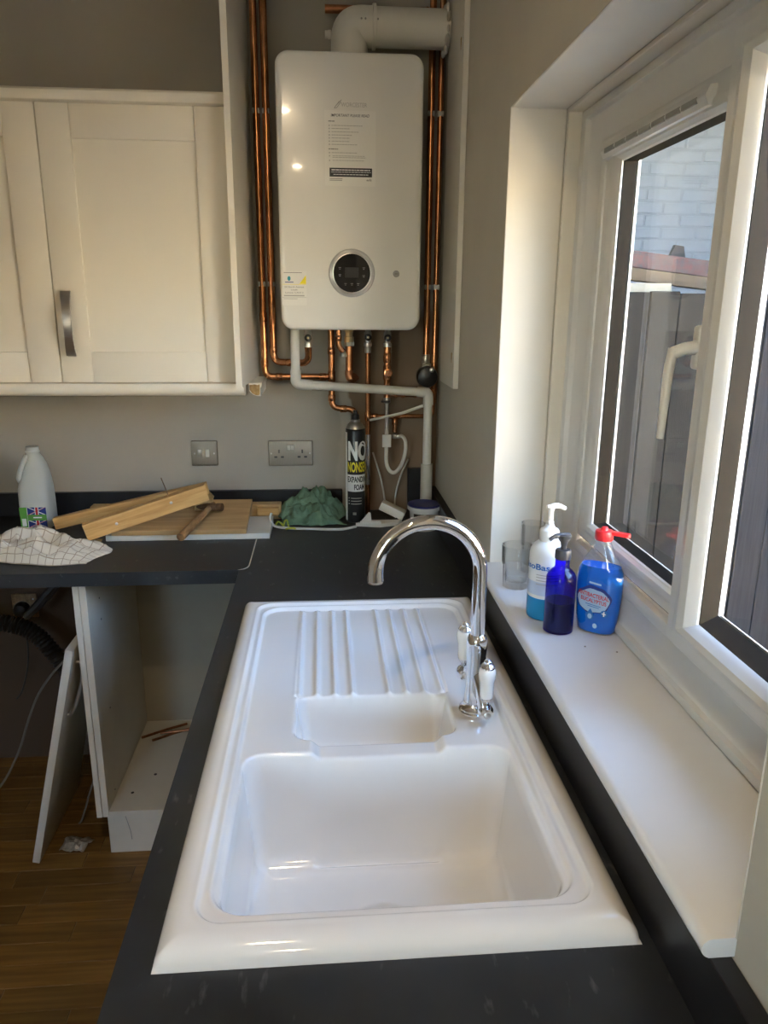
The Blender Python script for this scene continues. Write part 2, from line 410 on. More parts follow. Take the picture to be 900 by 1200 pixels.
# window wall with its opening, mitred reveal in white
bm = BM()
for lo, hi in (((XW, Y0, 0), (.66, RY0, ZC)), ((XW, RY1, 0), (.66, YW, ZC)), ((XW, RY0, 0), (.66, RY1, RZ0)), ((XW, RY0, RZ1), (.66, RY1, ZC))): add_box(bm, lo, hi)
wr = struct('wall_right', bm, 'paint_right')
bm = BM(); e = .003                         # reveal lining: two stepped strips around the opening (sides and head)
for d, xa, xb in ((e, XW - .0008, .497), (e + .006, .499, .545)):
    add_box(bm, (xa, RY1 - d, RZ0 + .02), (xb, RY1, RZ1), .0015, 1); add_box(bm, (xa, RY0, RZ0 + .02), (xb, RY0 + d, RZ1), .0015, 1); add_box(bm, (xa, RY0, RZ1 - d), (xb, RY1, RZ1), .0015, 1)
struct('trim_1', bm, 'paint_white')
# sill board with rounded nose
SZ = 1.035
pr = [(.358, SZ - .022)] + [(.361 - .011 * math.sin(a), SZ - .011 - .011 * math.cos(a)) for a in [R(15 * i) for i in range(0, 13)]] + [(.545, SZ), (.545, SZ - .022)]
struct('trim_2', prism(pr, 1, RY0 + .0015, RY1 - .0035), 'sill_white')

# ---- window
W = stempty('window_1', (.56, 1.09, SZ))
def ring(y0, y1, z0, z1, prof):
    """mitred frame: prof = closed list of (inset_y, inset_z, x)"""
    bm = BM(); loops = []
    for dy, dz, x in prof:
        loops.append([bm.verts.new((x, y, z)) for y, z in ((y0 + dy, z0 + dz), (y1 - dy, z0 + dz), (y1 - dy, z1 - dz), (y0 + dy, z1 - dz))])
    n = len(loops)
    for i in range(n):
        a, b = loops[i], loops[(i + 1) % n]
        for k in range(4): bm.faces.new((a[k], a[(k + 1) % 4], b[(k + 1) % 4], b[k]))
    bmesh.ops.recalc_face_normals(bm, faces=bm.faces); return bm
ZB = SZ + .001
prof = [(0, 0, .58), (0, 0, .528), (.010, .004, .524), (.022, .010, .522), (.034, .018, .524), (.040, .022, .531), (.044, .028, .5335), (.105, .072, .536), (.116, .080, .531), (.130, .088, .5295), (.141, .096, .532), (.145, .101, .540), (.145, .101, .58)]
make('frame', ring(RY0 + .0012, RY1 - .0105, ZB, RZ1 - .0095, prof), 'upvc', W, ang=30)
make('mullion', box((.5325, .968, ZB + .10), (.575, .9775, RZ1 - .115)), 'upvc', W)
# opening sash (far)
SY0, SY1, SZ0, SZ1 = .978, 1.4755, 1.149, 1.9055
prof = [(0, 0, .575), (0, 0, .536), (.003, .003, .531), (.028, .020, .529), (.034, .024, .526), (.044, .030, .5245), (.058, .036, .527), (.066, .040, .532), (.070, .042, .533), (.070, .044, .536), (.040, .030, .536), (.040, .030, .575)]
sash = make('sash', ring(SY0, SY1, SZ0, SZ1, prof), 'upvc', W, ang=25)
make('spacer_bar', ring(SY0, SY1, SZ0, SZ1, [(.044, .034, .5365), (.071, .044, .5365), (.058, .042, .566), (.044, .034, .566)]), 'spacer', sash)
make('outer_bead', ring(SY0 + .040, SY1 - .040, SZ0 + .030, SZ1 - .030, [(0, 0, .5715), (.010, .009, .5715), (.009, .007, .5765), (0, 0, .5765)]), 'upvc_ext', sash)
make('pane', box((.5665, SY0 + .042, SZ0 + .032), (.5705, SY1 - .042, SZ1 - .032)), 'window_glass', sash)
gk = BM()
for lo, hi in (((.5375, 1.4757, SZ0 - .003), (.56, 1.480, SZ1 + .004)), ((.5375, .98, SZ1 + .0002), (.56, 1.48, SZ1 + .004)), ((.5375, .98, SZ0 - .0035), (.56, 1.48, SZ0 - .0002))): add_box(gk, lo, hi)
make('gasket', gk, 'gasket', W)
# trickle vent on the sash head
tv = make('trickle_vent', prism([(.531, 1.872), (.531, 1.901), (.520, 1.899), (.514, 1.886), (.520, 1.874)], 1, 1.075, 1.468), 'upvc', W)
for i in range(7):
    y = 1.10 + i * .0505
    make('vent_slot', box((.5135, y, 1.8805), (.5165, y + .044, 1.8885)), 'print_grey', tv)
# handle
hd = make('handle', box((.514, 1.014, 1.528), (.5305, 1.036, 1.588), .005, 3), 'upvc', W)
add = BM(); add_tube(add, [(.516, 1.024, 1.558), (.500, 1.026, 1.556), (.486, 1.030, 1.550)], [.010, .009, .009], 10)
add_tube(add, fillet([(.487, 1.029, 1.556), (.483, 1.031, 1.53), (.480, 1.029, 1.430)], .02), [.0085] + [.0072] * 7 + [.0055], 10)
make('lever', add, 'upvc', hd)
# fixed light (near), standing proud of the frame
FY0, FY1, FZ0, FZ1 = .585, .990, 1.141, 1.935
prof = [(0, 0, .575), (0, 0, .505), (.002, .002, .502), (.024, .018, .500), (.027, .021, .4985), (.040, .028, .495), (.054, .036, .4985), (.062, .042, .506), (.066, .045, .512), (.066, .046, .515), (.016, .030, .515), (.016, .030, .575)]
fx = make('fixed_frame', ring(FY0, FY1, FZ0, FZ1, prof), 'upvc', W, ang=25)
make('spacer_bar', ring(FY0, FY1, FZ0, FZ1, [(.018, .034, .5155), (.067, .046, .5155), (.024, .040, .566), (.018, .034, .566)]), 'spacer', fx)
make('outer_bead', ring(FY0 + .010, FY1 - .010, FZ0 + .030, FZ1 - .030, [(0, 0, .5715), (.010, .009, .5715), (.009, .007, .5765), (0, 0, .5765)]), 'upvc_ext', fx)
make('pane', box((.5665, FY0 + .018, FZ0 + .032), (.5705, FY1 - .018, FZ1 - .032)), 'window_glass', fx)
make('mullion', box((.531, RY0 + .10, FZ0 - .03), (.575, FY0 + .02, FZ1 + .03)), 'upvc', W)

W2 = stempty('window_fill', ((A2 + B2) / 2, Y0 - .06, C2))  # unseen window, added to let fill daylight into the room
bm = BM()
for lo, hi in (((A2, Y0 - .10, C2), (A2 + .07, Y0 - .03, D2)), ((B2 - .07, Y0 - .10, C2), (B2, Y0 - .03, D2)), ((A2 + .07, Y0 - .10, C2), (B2 - .07, Y0 - .03, C2 + .07)), ((A2 + .07, Y0 - .10, D2 - .07), (B2 - .07, Y0 - .03, D2))): add_box(bm, lo, hi, .003, 1)
make('frame', bm, 'upvc', W2)
make('pane', box((A2 + .07, Y0 - .068, C2 + .07), (B2 - .07, Y0 - .062, D2 - .07)), 'window_glass', W2)

# ---- outside: yard, gate of boards, white brick wall, rendered house wall opposite
struct('floor_yard', box((-12, -14, -.30), (9, 9, -.11)), 'yard_concrete')
ow = struct('wall_neighbour', box((.70, 4.99, -.11), (4.6, 5.15, 3.55)), 'mortar_white')
bk = None; bl = []
for r in range(22):
    z = 1.62 + r * .0765; off = .115 if r % 2 else 0
    for c in range(7):
        x = 1.72 + c * .232 + off - .115
        if x > 3.2: continue
        bl.append((x, z, r, c))
me0 = []
for i in range(5):
    b = BM(); add_box(b, (-.110, -.012, -.033), (.110, .012, .033), .005, 1)
    for v in b.verts: v.co += Vector((random.uniform(-.003, .003), random.uniform(-.003, .003), random.uniform(-.002, .002)))
    m_ = bpy.data.meshes.new('brick'); b.to_mesh(m_); b.free(); m_.materials.append(MATS['brick_white']); me0.append(m_)
for i, (x, z, r, c) in enumerate(bl):
    o = bpy.data.objects.new('brick', me0[(i * 3 + r) % 5]); COL.objects.link(o); o.parent = ow; o.location = (x, 4.9985 + random.uniform(-.0015, .0015), z)
struct('wall_opposite', box((3.3, -9, -.11), (3.5, 1.34, 2.35)), 'neighbour_render')
bm = box((.50, YW + .141, -.11), (.66, 5.15, 3.42)); add_box(bm, (-2.6, 1.35, ZC + .141), (.70, 5.15, 3.52)); struct('wall_blocker_house', bm, 'tile_outside')  # extra house wall and storey, added to block sky light on the passage
struct('wall_blocker_return', box((1.9, 1.35, -.11), (3.3, 1.45, 3.42)), 'beam_brown')  # added out of view to screen the gate from the sunlit wall
struct('wall_blocker_side', box((3.3, 1.35, -.11), (3.45, 4.99, 3.42)), 'beam_brown')  # unseen side screen, added to cut sky light on the bricks
struct('wall_yard_end', box((-3.2, -9.2, -.11), (3.5, -9.0, 2.6)), 'beam_brown')
struct('roof_blocker', box((.70, 1.35, 3.42), (4.6, 5.15, 3.52)), 'beam_brown')  # unseen canopy, added to keep sky light off gate and bricks
g = thing('garden_gate', 'weathered grey-brown boarded gate seen through the window', 'gate', (1.5, 2.8, -.05))
for i in range(15):
    x = .75 + i * .115
    make('board', box((x + .002, 2.79 + .004 * (i % 2), -.03), (x + .113, 2.812 + .004 * (i % 2), 1.668 + .004 * math.sin(i * 2.1)), .003, 1), 'fence_purple' if i > 6 else 'fence_dark', g)
for z in (.25, 1.0): make('rail', box((.72, 2.818, z), (2.5, 2.86, z + .09), .004), 'fence_dark', g)
make('post', box((.68, 2.78, -.11), (.745, 2.87, 1.70), .004), 'fence_dark', g); make('post', box((2.48, 2.78, -.11), (2.56, 2.87, 1.70), .004), 'fence_dark', g)
b = thing('flaking_beam', 'flaking blue and red painted beam above the gate outside', 'beam', (1.3, 2.95, 1.69))
ang = -.11
make('plank', rot_bm(box((-.42, -.03, .015), (.42, .03, .075), .003), Matrix.Translation((1.32, 2.98, 1.735)) @ Matrix.Rotation(-ang, 4, 'Y')), 'beam_flaked', b)
make('lower_plank', rot_bm(box((-.42, -.028, -.032), (.42, .028, .014), .003), Matrix.Translation((1.32, 2.98, 1.735)) @ Matrix.Rotation(-ang, 4, 'Y')), 'beam_brown', b)
make('bracket', prism([(1.36, 1.80), (1.43, 1.785), (1.415, 1.845), (1.38, 1.85)], 1, 3.0, 3.02), 'fence_purple', b)
make('rest_block', box((1.02, 2.95, 1.668), (1.36, 3.01, 1.705), .003), 'beam_cream', b)
make('support_post', box((1.0, 3.0, -.11), (1.08, 3.05, 1.70), .003), 'beam_brown', b)

# ================================================================== WORKTOPS
XL, YF = -.232, 1.923
SX0, SX1, SY_0, SY_1 = -.191, .346, .653, 1.653       # sink rim
def slab(polys_bm): return polys_bm
wt = thing('window_worktop', 'long dark slate worktop holding the white sink under the window', 'worktop', (.07, 1.0, T - .04))
bm = BM(); hx0, hx1, hy0, hy1 = SX0 + .022, SX1 - .022, SY_0 + .022, SY_1 - .022
sg = -.2075
outer = [(XL, -.7), (XW - .001, -.7), (XW - .001, YW - .001), (sg, YW - .001), (sg, YF + .030), (sg - .003, YF + .016), (sg - .011, YF + .006), (XL, YF)]
hole = [(hx0, hy0), (hx1, hy0), (hx1, hy1), (hx0, hy1)]
for z in (T - .038, T):
    vo = [bm.verts.new((*p, z)) for p in outer]; vh = [bm.verts.new((*p, z)) for p in hole]
    es = [bm.edges.new((vo[i], vo[(i + 1) % len(vo)])) for i in range(len(vo))] + [bm.edges.new((vh[i], vh[(i + 1) % 4])) for i in range(4)]
    bmesh.ops.triangle_fill(bm, edges=es, use_beauty=True)
    if z < T: lo_o, lo_h = vo, vh
    else:
        for A, B in ((lo_o, vo), (lo_h, vh)):
            for i in range(len(A)): bm.faces.new((A[i], A[(i + 1) % len(A)], B[(i + 1) % len(A)], B[i]))
bmesh.ops.recalc_face_normals(bm, faces=bm.faces)
make('slab', bm, 'worktop_slate', wt, ang=20)
bw = thing('back_worktop', 'short dark slate worktop under the wall cupboard, cluttered with timber', 'worktop', (-1.0, 2.2, T - .04))
poly = [(-1.9, YF), (XL - .001, YF), (sg - .013, YF + .007), (sg - .005, YF + .017), (sg - .002, YF + .031), (sg - .002, YW - .001), (-1.9, YW - .001)]
make('slab', prism(poly, 2, T - .038, T), 'worktop_slate', bw, ang=20)
make('joint_strip', prism([(XL - .004, YF), (XL + .002, YF), (sg - .011, YF + .005), (sg - .003, YF + .015), (sg + .0005, YF + .030), (sg + .0005, YW - .04), (sg - .0025, YW - .04), (sg - .0025, YF + .031), (sg - .006, YF + .018), (sg - .014, YF + .008)], 2, T + .0002, T + .0008), 'painted_board', bw)
# black upstands along both walls
struct('trim_3', box((.359, -.7, T + .0005), (XW - .0005, YW - .02, RZ0 - .0005), .0015, 1), 'upstand_black')
bm = BM(); add_box(bm, (-1.9, YW - .02, T + .0005), (.06, YW - .0005, T + .078), .0015, 1); add_box(bm, (.285, YW - .02, T + .0005), (.3585, YW - .0005, T + .15), .0015, 1)
struct('trim_4', bm, 'upstand_black')

# ================================================================== SINK
def sink():
    t = thing('ceramic_sink', 'white ceramic one and a half bowl sink with ribbed drainer', 'sink', ((SX0 + SX1) / 2, (SY_0 + SY_1) / 2, T))
    h = .002; nx = int(round((SX1 - SX0) / h)) + 1; ny = int(round((SY_1 - SY_0) / h)) + 1
    xs = np.linspace(SX0, SX1, nx); ys = np.linspace(SY_0, SY_1, ny); Xg, Yg = np.meshgrid(xs, ys)
    def sdf(x0, x1, y0, y1, r):          # >0 inside
        cx, cy, hx, hy = (x0 + x1) / 2, (y0 + y1) / 2, (x1 - x0) / 2 - r, (y1 - y0) / 2 - r
        qx, qy = np.abs(Xg - cx) - hx, np.abs(Yg - cy) - hy
        return r - (np.hypot(np.maximum(qx, 0), np.maximum(qy, 0)) + np.minimum(np.maximum(qx, qy), 0))
    ss = lambda a, b, v: (lambda q: q * q * (3 - 2 * q))(np.clip((v - a) / (b - a), 0, 1))
    d = sdf(SX0, SX1, SY_0, SY_1, .012)
    q = np.clip(d / .030, 0, 1); z = .025 * np.sqrt(np.clip(1 - (1 - q) ** 2, 0, 1))
    d1 = sdf(SX0 + .036, SX1 - .036, SY_0 + .036, SY_1 - .036, .035); d2 = sdf(SX0 + .050, SX1 - .050, SY_0 + .050, SY_1 - .050, .045)
    z -= .0045 * ss(0, .006, d1); z -= .0060 * ss(0, .007, d2)
    z += .0012 * np.exp(-(d1 / .004) ** 2) + .001 * np.exp(-(d2 / .004) ** 2)
    # drainer
    dr = (ss(1.206, 1.215, Yg) * (1 - ss(1.585, 1.60, Yg)))
    z -= .0055 * ss(0, .006, sdf(-.060, .218, 1.10, 1.606, .012)) * (.4 + .6 * ss(1.60, 1.2, Yg)) * ss(1.2, 1.21, Yg)
    for i, xi in enumerate((-.053, -.020, .0125, .044, .110, .142, .174, .206)):
        z += .0058 * np.exp(-((Xg - xi - .004 * (1.4 - Yg)) / .0052) ** 2) * dr
    z -= .0008 * ss(1.05, 1.3, Yg) * 0
    # divider notch
    nt_ = ss(-.030, -.012, Xg) * (1 - ss(.170, .188, Xg)) * ss(1.000, 1.012, Yg) * (1 - ss(1.085, 1.095, Yg))
    z -= .012 * nt_
    def bowl(s, D, lip=.007, wall=.012, fil=.030):
        o = np.zeros_like(s)
        a = np.clip(s / lip, 0, 1); o = lip * (1 - np.sqrt(np.clip(1 - a * a, 0, 1)))
        b_ = np.clip((s - lip) / wall, 0, 1); o = o + (D - lip - fil) * b_
        c = np.clip((s - lip - wall) / fil, 0, 1); o = o + fil * np.sqrt(np.clip(1 - (1 - c) ** 2, 0, 1))
        return np.where(s > 0, o, 0)
    s1 = sdf(-.136, .286, .704, 1.036, .04); s2 = sdf(-.060, .215, 1.063, 1.215, .03)
    z -= bowl(s1, .195) + .004 * ss(.03, .15, s1)
    z -= bowl(s2, .105, .006, .010, .025)
    hole_ = np.hypot(Xg - .076, Yg - .872)
    z -= .006 * (1 - ss(.052, .060, hole_))
    P = np.stack([Xg, Yg, z + T + .0006], -1).reshape(-1, 3)
    i = np.arange(ny - 1)[:, None] * nx + np.arange(nx - 1)[None, :]
    F = np.stack([i, i + 1, i + nx + 1, i + nx], -1).reshape(-1, 4)
    off = np.array(world_off(t)); P = P - off
    me = bpy.data.meshes.new('basin'); me.vertices.add(len(P)); me.vertices.foreach_set('co', P.astype(np.float32).ravel())
    me.loops.add(F.size); me.loops.foreach_set('vertex_index', F.astype(np.int32).ravel())
    me.polygons.add(len(F)); me.polygons.foreach_set('loop_start', (np.arange(len(F)) * 4).astype(np.int32))
    me.polygons.foreach_set('use_smooth', np.ones(len(F), bool)); me.update(calc_edges=True); me.validate()
    o = bpy.data.objects.new('basin', me); COL.objects.link(o); o.parent = t; me.materials.append(MATS['ceramic'])
    zf = T + .0145 - .195 - .004 - .006
    st = make('strainer', lathe([(.0, .001), (.020, .001), (.024, .003), (.040, .003), (.044, .006), (.050, .007), (.052, .004), (.052, .0)], (.076, .872, zf), 32), 'chrome', t)
    return t
sink()

# tap
tp = thing('kitchen_tap', 'chrome swan-neck mixer tap with white ceramic levers on the sink', 'tap', (.256, 1.133, T + .0145))
tz = T + .0158; tx, ty = .250, 1.133
make('base_flange', lathe([(.0255, 0), (.0265, .002), (.0265, .006), (.0245, .008), (.0255, .011), (.023, .014), (.0205, .018), (.0195, .022)], (tx, ty, tz), 32), 'chrome', tp)
make('body', lathe([(.0185, .020), (.0175, .040), (.0170, .060), (.0165, .085), (.0160, .105), (.0175, .125), (.0172, .135), (.0150, .141), (.0125, .145)], (tx, ty, tz), 32), 'chrome', tp)
arc = [(tx, ty, tz + .140), (tx, ty, 1.16), (tx, ty, 1.193)]
ac = (.164, 1.196); ar = tx - ac[0]
for k_ in range(1, 25):
    a = math.pi * 1.03 * k_ / 24; arc.append((ac[0] + ar * math.cos(a), ty - .012 * k_ / 24, ac[1] + ar * math.sin(a)))
rs = [.0118] * (len(arc) - 4) + [.0120, .0125, .0132, .0135]
sp_ = make('spout', tube(arc, rs, 24), 'chrome', tp)
end = Vector(arc[-1]); make('aerator', tube([end + Vector((0, 0, .004)), end + Vector((0, 0, -.0035))], .0122, 20), 'nickel', sp_)
make('valve_arm', tube(smooth([(tx + .002, ty - .012, tz + .072), (tx + .004, ty - .030, tz + .058), (tx + .006, ty - .042, tz + .036), (tx + .007, ty - .045, tz + .028)]), .010, 14), 'chrome', tp)
make('valve_arm', tube(smooth([(tx - .002, ty + .012, tz + .072), (tx - .006, ty + .030, tz + .062), (tx - .009, ty + .040, tz + .045)]), .010, 14), 'chrome', tp)
for s_, bx_, by_, bz_, tilt in ((-1, tx + .009, ty - .046, tz + .026, (-.004, -.004)), (1, tx - .012, ty + .044, tz + .052, (-.002, .004))):
    lv = make('lever', lathe([(0, -.013), (.010, -.011), (.0135, -.004), (.0135, .004), (.010, .011), (0, .013)], (bx_, by_, bz_), 20, 'y'), 'chrome', tp)
    make('lever_neck', lathe([(.005, .008), (.0055, .016), (.008, .020), (.0105, .024), (.0105, .027)], (bx_, by_, bz_), 20), 'chrome', lv)
    make('ceramic_grip', lathe([(.0100, .026), (.0112, .032), (.0112, .046), (.0120, .056), (.0140, .066), (.0145, .071), (.0132, .077), (.0110, .080)], (bx_, by_, bz_), 24), 'ceramic', lv)
    make('grip_cap', lathe([(.0115, .079), (.0120, .082), (.0095, .086), (.0065, .088), (.0065, .091), (.003, .095), (0, .0955)], (bx_, by_, bz_), 20), 'chrome', lv)
    make('index_button', lathe([(.006, 0), (.006, .002), (.0045, .003)], (bx_, by_ - .0125, bz_), 16, 'y'), 'nickel', lv)

# ================================================================== BASE UNITS
c = thing('base_cabinet', 'open white base cabinet with no door under the back worktop', 'cabinet', (-.4, 2.2, 0))
make('end_panel', box((-.683, 1.951, .15), (-.667, YW - .02, T - .040), .001, 1), 'carcass_white', c)
make('side_panel', box((-.666, 1.953, .15), (-.648, YW - .05, T - .040), .001, 1), 'carcass_white', c)
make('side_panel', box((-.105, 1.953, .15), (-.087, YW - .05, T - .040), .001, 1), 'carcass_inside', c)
make('bottom_panel', box((-.6475, 1.953, .150), (-.1055, YW - .05, .168), .001, 1), 'carcass_white', c)
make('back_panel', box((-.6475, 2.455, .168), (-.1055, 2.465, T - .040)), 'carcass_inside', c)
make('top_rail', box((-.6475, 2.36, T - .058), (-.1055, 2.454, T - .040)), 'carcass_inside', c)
pn = make('plinth', box((-.664, 1.985, .0), (-.10, 2.003, .148), .001, 1), 'carcass_white', c)
make('crack', tube([(-.615, 1.9848, .147), (-.607, 1.9848, .11), (-.600, 1.9848, .075), (-.598, 1.9848, .045)], .0012, 5), 'print_grey', pn)
for x_, y_, z_ in ((-.6478, 2.06, .80), (-.6478, 2.06, .735), (-.6478, 2.06, .45), (-.6478, 2.03, .19)):
    make('peg_hole', lathe([(.003, 0), (.003, .0006)], (x_, y_, z_), 10, 'x'), 'print_black', c)
for x_, y_ in ((-.60, 2.04), (-.55, 2.13)): make('screw_hole', lathe([(.005, 0), (.005, .0006)], (x_, y_, .1681), 10), 'print_black', c)
for i, (a_, b_, r_) in enumerate((((-.640, 2.34), (-.50, 2.42), .0045), ((-.60, 2.32), (-.46, 2.40), .0045), ((-.58, 2.355), (-.40, 2.375), .004))):
    zz = .1685 + r_ + (.006 if i == 2 else 0)
    solo('copper_offcut', tube([(*a_, zz), ((a_[0] + b_[0]) / 2, (a_[1] + b_[1]) / 2 + .004, zz), (*b_, zz)], r_, 8), 'copper_dull', ('thin copper pipe offcut at the back left of the open cabinet floor', 'thin copper pipe offcut nearest the open cabinet front', 'thin copper pipe offcut lying across the other two in the cabinet')[i], 'pipe offcut', (a_[0], a_[1], .1685), 'copper offcuts in the open cabinet')
# carcass below the sink (only its outline can be guessed)
c = thing('sink_cabinet', 'white base cabinet run carrying the sink worktop', 'cabinet', (.08, .8, 0))
make('side_panel', box((-.19, -.60, .0), (.355, -.582, T - .040)), 'carcass_white', c)
make('side_panel', box((-.19, 1.86, .0), (.355, 1.878, T - .040)), 'carcass_white', c)
for i in range(4):
    y_ = -.578 + i * .61
    d_ = make('door', box((-.212, y_ + .003, .155), (-.192, y_ + .604, T - .045), .002), 'cream_paint', c)
    make('handle', tube(fillet([(-.212, y_ + .53, .84), (-.24, y_ + .53, .83), (-.24, y_ + .53, .70), (-.212, y_ + .53, .69)], .02), .006, 8), 'steel', d_)
make('plinth', box((-.155, -.58, 0), (-.14, 1.86, .15)), 'carcass_white', c)

# loose door leaning on the cabinet side
ld = thing('loose_cupboard_door', 'white cupboard door leaning against the open base cabinet', 'door', (-.885, 1.95, .001), (0, math.atan2(.166, .69), 0))
make('slab', box((0, 0, 0.006), (.022, .36, .712), .002, 2), 'carcass_white', ld)
make('handle', tube(smooth([(.021, .055, .652), (.036, .055, .648), (.046, .053, .60), (.042, .05, .53), (.032, .048, .49), (.021, .048, .485)]), .0055, 10), 'nickel', ld)

# things in the dark gap to the left
k = thing('wall_socket', 'single socket coloured dark for shade, low on the wall in the dark gap', 'socket', (-1.043, YW, .555))
make('face_plate', box((-1.085, YW - .010, .556), (-1.000, YW - .0005, .644), .003), 'hammer_wood', k)  # dark brown plate stands in for the shade of the gap
make('screw', lathe([(.003, 0), (.003, .001)], (-1.012, YW - .0102, .625), 8, 'y'), 'nickel', k)
make('screw', lathe([(.003, 0), (.003, .001)], (-1.012, YW - .0102, .60), 8, 'y'), 'nickel', k)
pg = thing('plug', 'black plug in the low socket with lead hanging down', 'plug', (-1.045, YW - .03, .58))
make('plug_body', lathe([(.026, .0), (.027, .012), (.022, .030), (.010, .038)], (-1.05, YW - .0115, .592), 20, 'y'), 'black_plastic', pg)
make('lead', tube(smooth([(-1.05, YW - .045, .57), (-1.035, YW - .045, .50), (-1.04, YW - .05, .40), (-1.07, YW - .05, .30), (-1.09, YW - .06, .27)]), .003, 6), 'cable_dark', pg)
path = smooth([(-1.36, 2.37, .60), (-1.2, 2.37, .61), (-1.07, 2.37, .60), (-.98, 2.37, .57), (-.92, 2.37, .50), (-.86, 2.37, .39), (-.80, 2.39, .20), (-.80, 2.40, .0325)], 14)
rs = [.026 + .0035 * (1 if i % 2 else -1) for i in range(len(path))]
solo('waste_hose', tube(path, rs, 16), 'dark_rubber', 'thick black corrugated waste hose drooping in the dark gap', 'hose', (-.80, 2.40, .0))
solo('hose_strap', tube([(-.985, 2.37, .617), (-.945, 2.375, .655), (-.885, 2.40, .72), (-.875, 2.515, .76)], [.013, .015, .015, .013], 8), 'cable_dark', 'short black strap rising from the waste hose to the wall', 'strap', (-.93, 2.42, .58))
solo('floor_cable', tube(smooth([(-.80, 2.40, .52), (-.885, 2.33, .455), (-.95, 2.31, .37), (-.99, 2.30, .28), (-1.03, 2.29, .17), (-1.09, 2.28, .06), (-1.15, 2.27, .006), (-1.25, 2.25, .006)]), .004, 8), 'cable_grey', 'thin grey cable curving from the waste hose to the floor', 'cable', (-1.2, 2.26, 0))
solo('trailing_cable', tube(smooth([(-.72, 2.47, .50), (-.715, 2.33, .36), (-.73, 2.22, .22), (-.765, 2.15, .10), (-.79, 2.13, .02), (-.80, 2.12, .005)]), .0035, 8), 'cable_grey', 'thin pale cable trailing behind the leaning cupboard door', 'cable', (-.79, 2.13, 0))
bm = BM(); N = 9; vv = []
for i in range(N):
    for j in range(N):
        u, v = i / (N - 1) - .5, j / (N - 1) - .5
        vv.append(bm.verts.new((-.775 + u * .075 + v * .02, 2.02 + v * .06 - u * .02, .004 + .022 * abs(noise.noise(Vector((u * 5, v * 5, 3.1)))) + .012 * (1 - 2 * abs(v)))))
for i in range(N - 1):
    for j in range(N - 1): bm.faces.new((vv[i * N + j], vv[(i + 1) * N + j], vv[(i + 1) * N + j + 1], vv[i * N + j + 1]))
o = solo('crumpled_foil', bm, 'foil', 'crumpled scrap of grey foil on the floor by the plinth', 'foil scrap', (-.775, 2.02, 0), ang=20)
sm = o.modifiers.new('thickness', 'SOLIDIFY'); sm.thickness = .0012

# ================================================================== WALL CUPBOARD
CY = 2.188
c = thing('wall_cupboard', 'cream shaker wall cupboard with two doors on the back wall', 'cupboard', (-.73, 2.36, 1.36))
make('carcass', box((-1.30, CY + .022, 1.40), (-.2425, YW - .001, 2.108)), 'cream_paint', c)
def shaker(x0, x1, z0=1.398, z1=2.109, st=.0835, hx=None):
    d_ = make('door', box((x0 + st - .008, CY + .008, z0 + st - .008), (x1 - st + .008, CY + .018, z1 - st + .008)), 'cream_paint', c)
    for a_, b_ in ((x0, x0 + st), (x1 - st, x1)): make('stile', box((a_, CY, z0), (b_, CY + .021, z1), .0016, 2), 'cream_paint', d_)
    for a_, b_ in ((z0, z0 + st), (z1 - st, z1)): make('rail', box((x0 + st + .0006, CY + .0006, a_), (x1 - st - .0006, CY + .021, b_), .0016, 2), 'cream_paint', d_)
    return d_
shaker(-1.295, -.7305)
d_ = shaker(-.7275, -.2435)
# bowed strap handle
bm = BM(); secs = []
for i in range(17):
    s_ = i / 16; z_ = 1.645 - .174 * s_; bow = .030 * math.sin(math.pi * s_) ** .8 + .004; xx = -.694 + .006 * math.sin(math.pi * s_); hw = .0135 - .003 * math.sin(math.pi * s_)
    secs.append([(xx - hw, CY - bow - .006, z_), (xx + hw, CY - bow - .006, z_), (xx + hw, CY - bow, z_), (xx - hw, CY - bow, z_)])
hb = loft(secs)
for z_ in (1.637, 1.477): add_box(hb, (-.7045, CY - .008, z_ - .008), (-.6835, CY + .0005, z_ + .008), .001, 1)
make('handle', hb, 'steel', d_, ang=30)
pro = [(CY - .004, 2.1095), (CY - .016, 2.112), (CY - .022, 2.120), (CY - .022, 2.133), (CY - .016, 2.139), (YW - .002, 2.139), (YW - .002, 2.1095)]
make('cornice', prism(pro, 0, -1.30, -.2425), 'cream_paint', c)
pro = [(CY + .0, 1.3965), (CY - .010, 1.3945), (CY - .014, 1.386), (CY - .013, 1.374), (CY - .006, 1.364), (CY + .004, 1.360), (CY + .035, 1.360), (CY + .035, 1.3965)]
make('pelmet', prism(pro, 0, -1.30, -.2245), 'cream_paint', c)
pro2 = [(-.2235, 1.3855), (-.1850, 1.3855), (-.1855, 1.372), (-.1890, 1.3715), (-.1890, 1.3455), (-.200, 1.346), (-.212, 1.351), (-.2235, 1.362)]
pr_ = make('pelmet_return', prism(pro2, 1, 2.300, YW - .001), 'cream_paint', c)
bm = BM(); vs_ = [(-.2215, 1.379), (-.206, 1.3812), (-.198, 1.379), (-.1905, 1.381), (-.1912, 1.352), (-.196, 1.3482), (-.204, 1.349), (-.214, 1.3545), (-.2215, 1.365)]
make('torn_end', prism(vs_, 1, 2.2988, 2.302), 'chipboard', pr_)
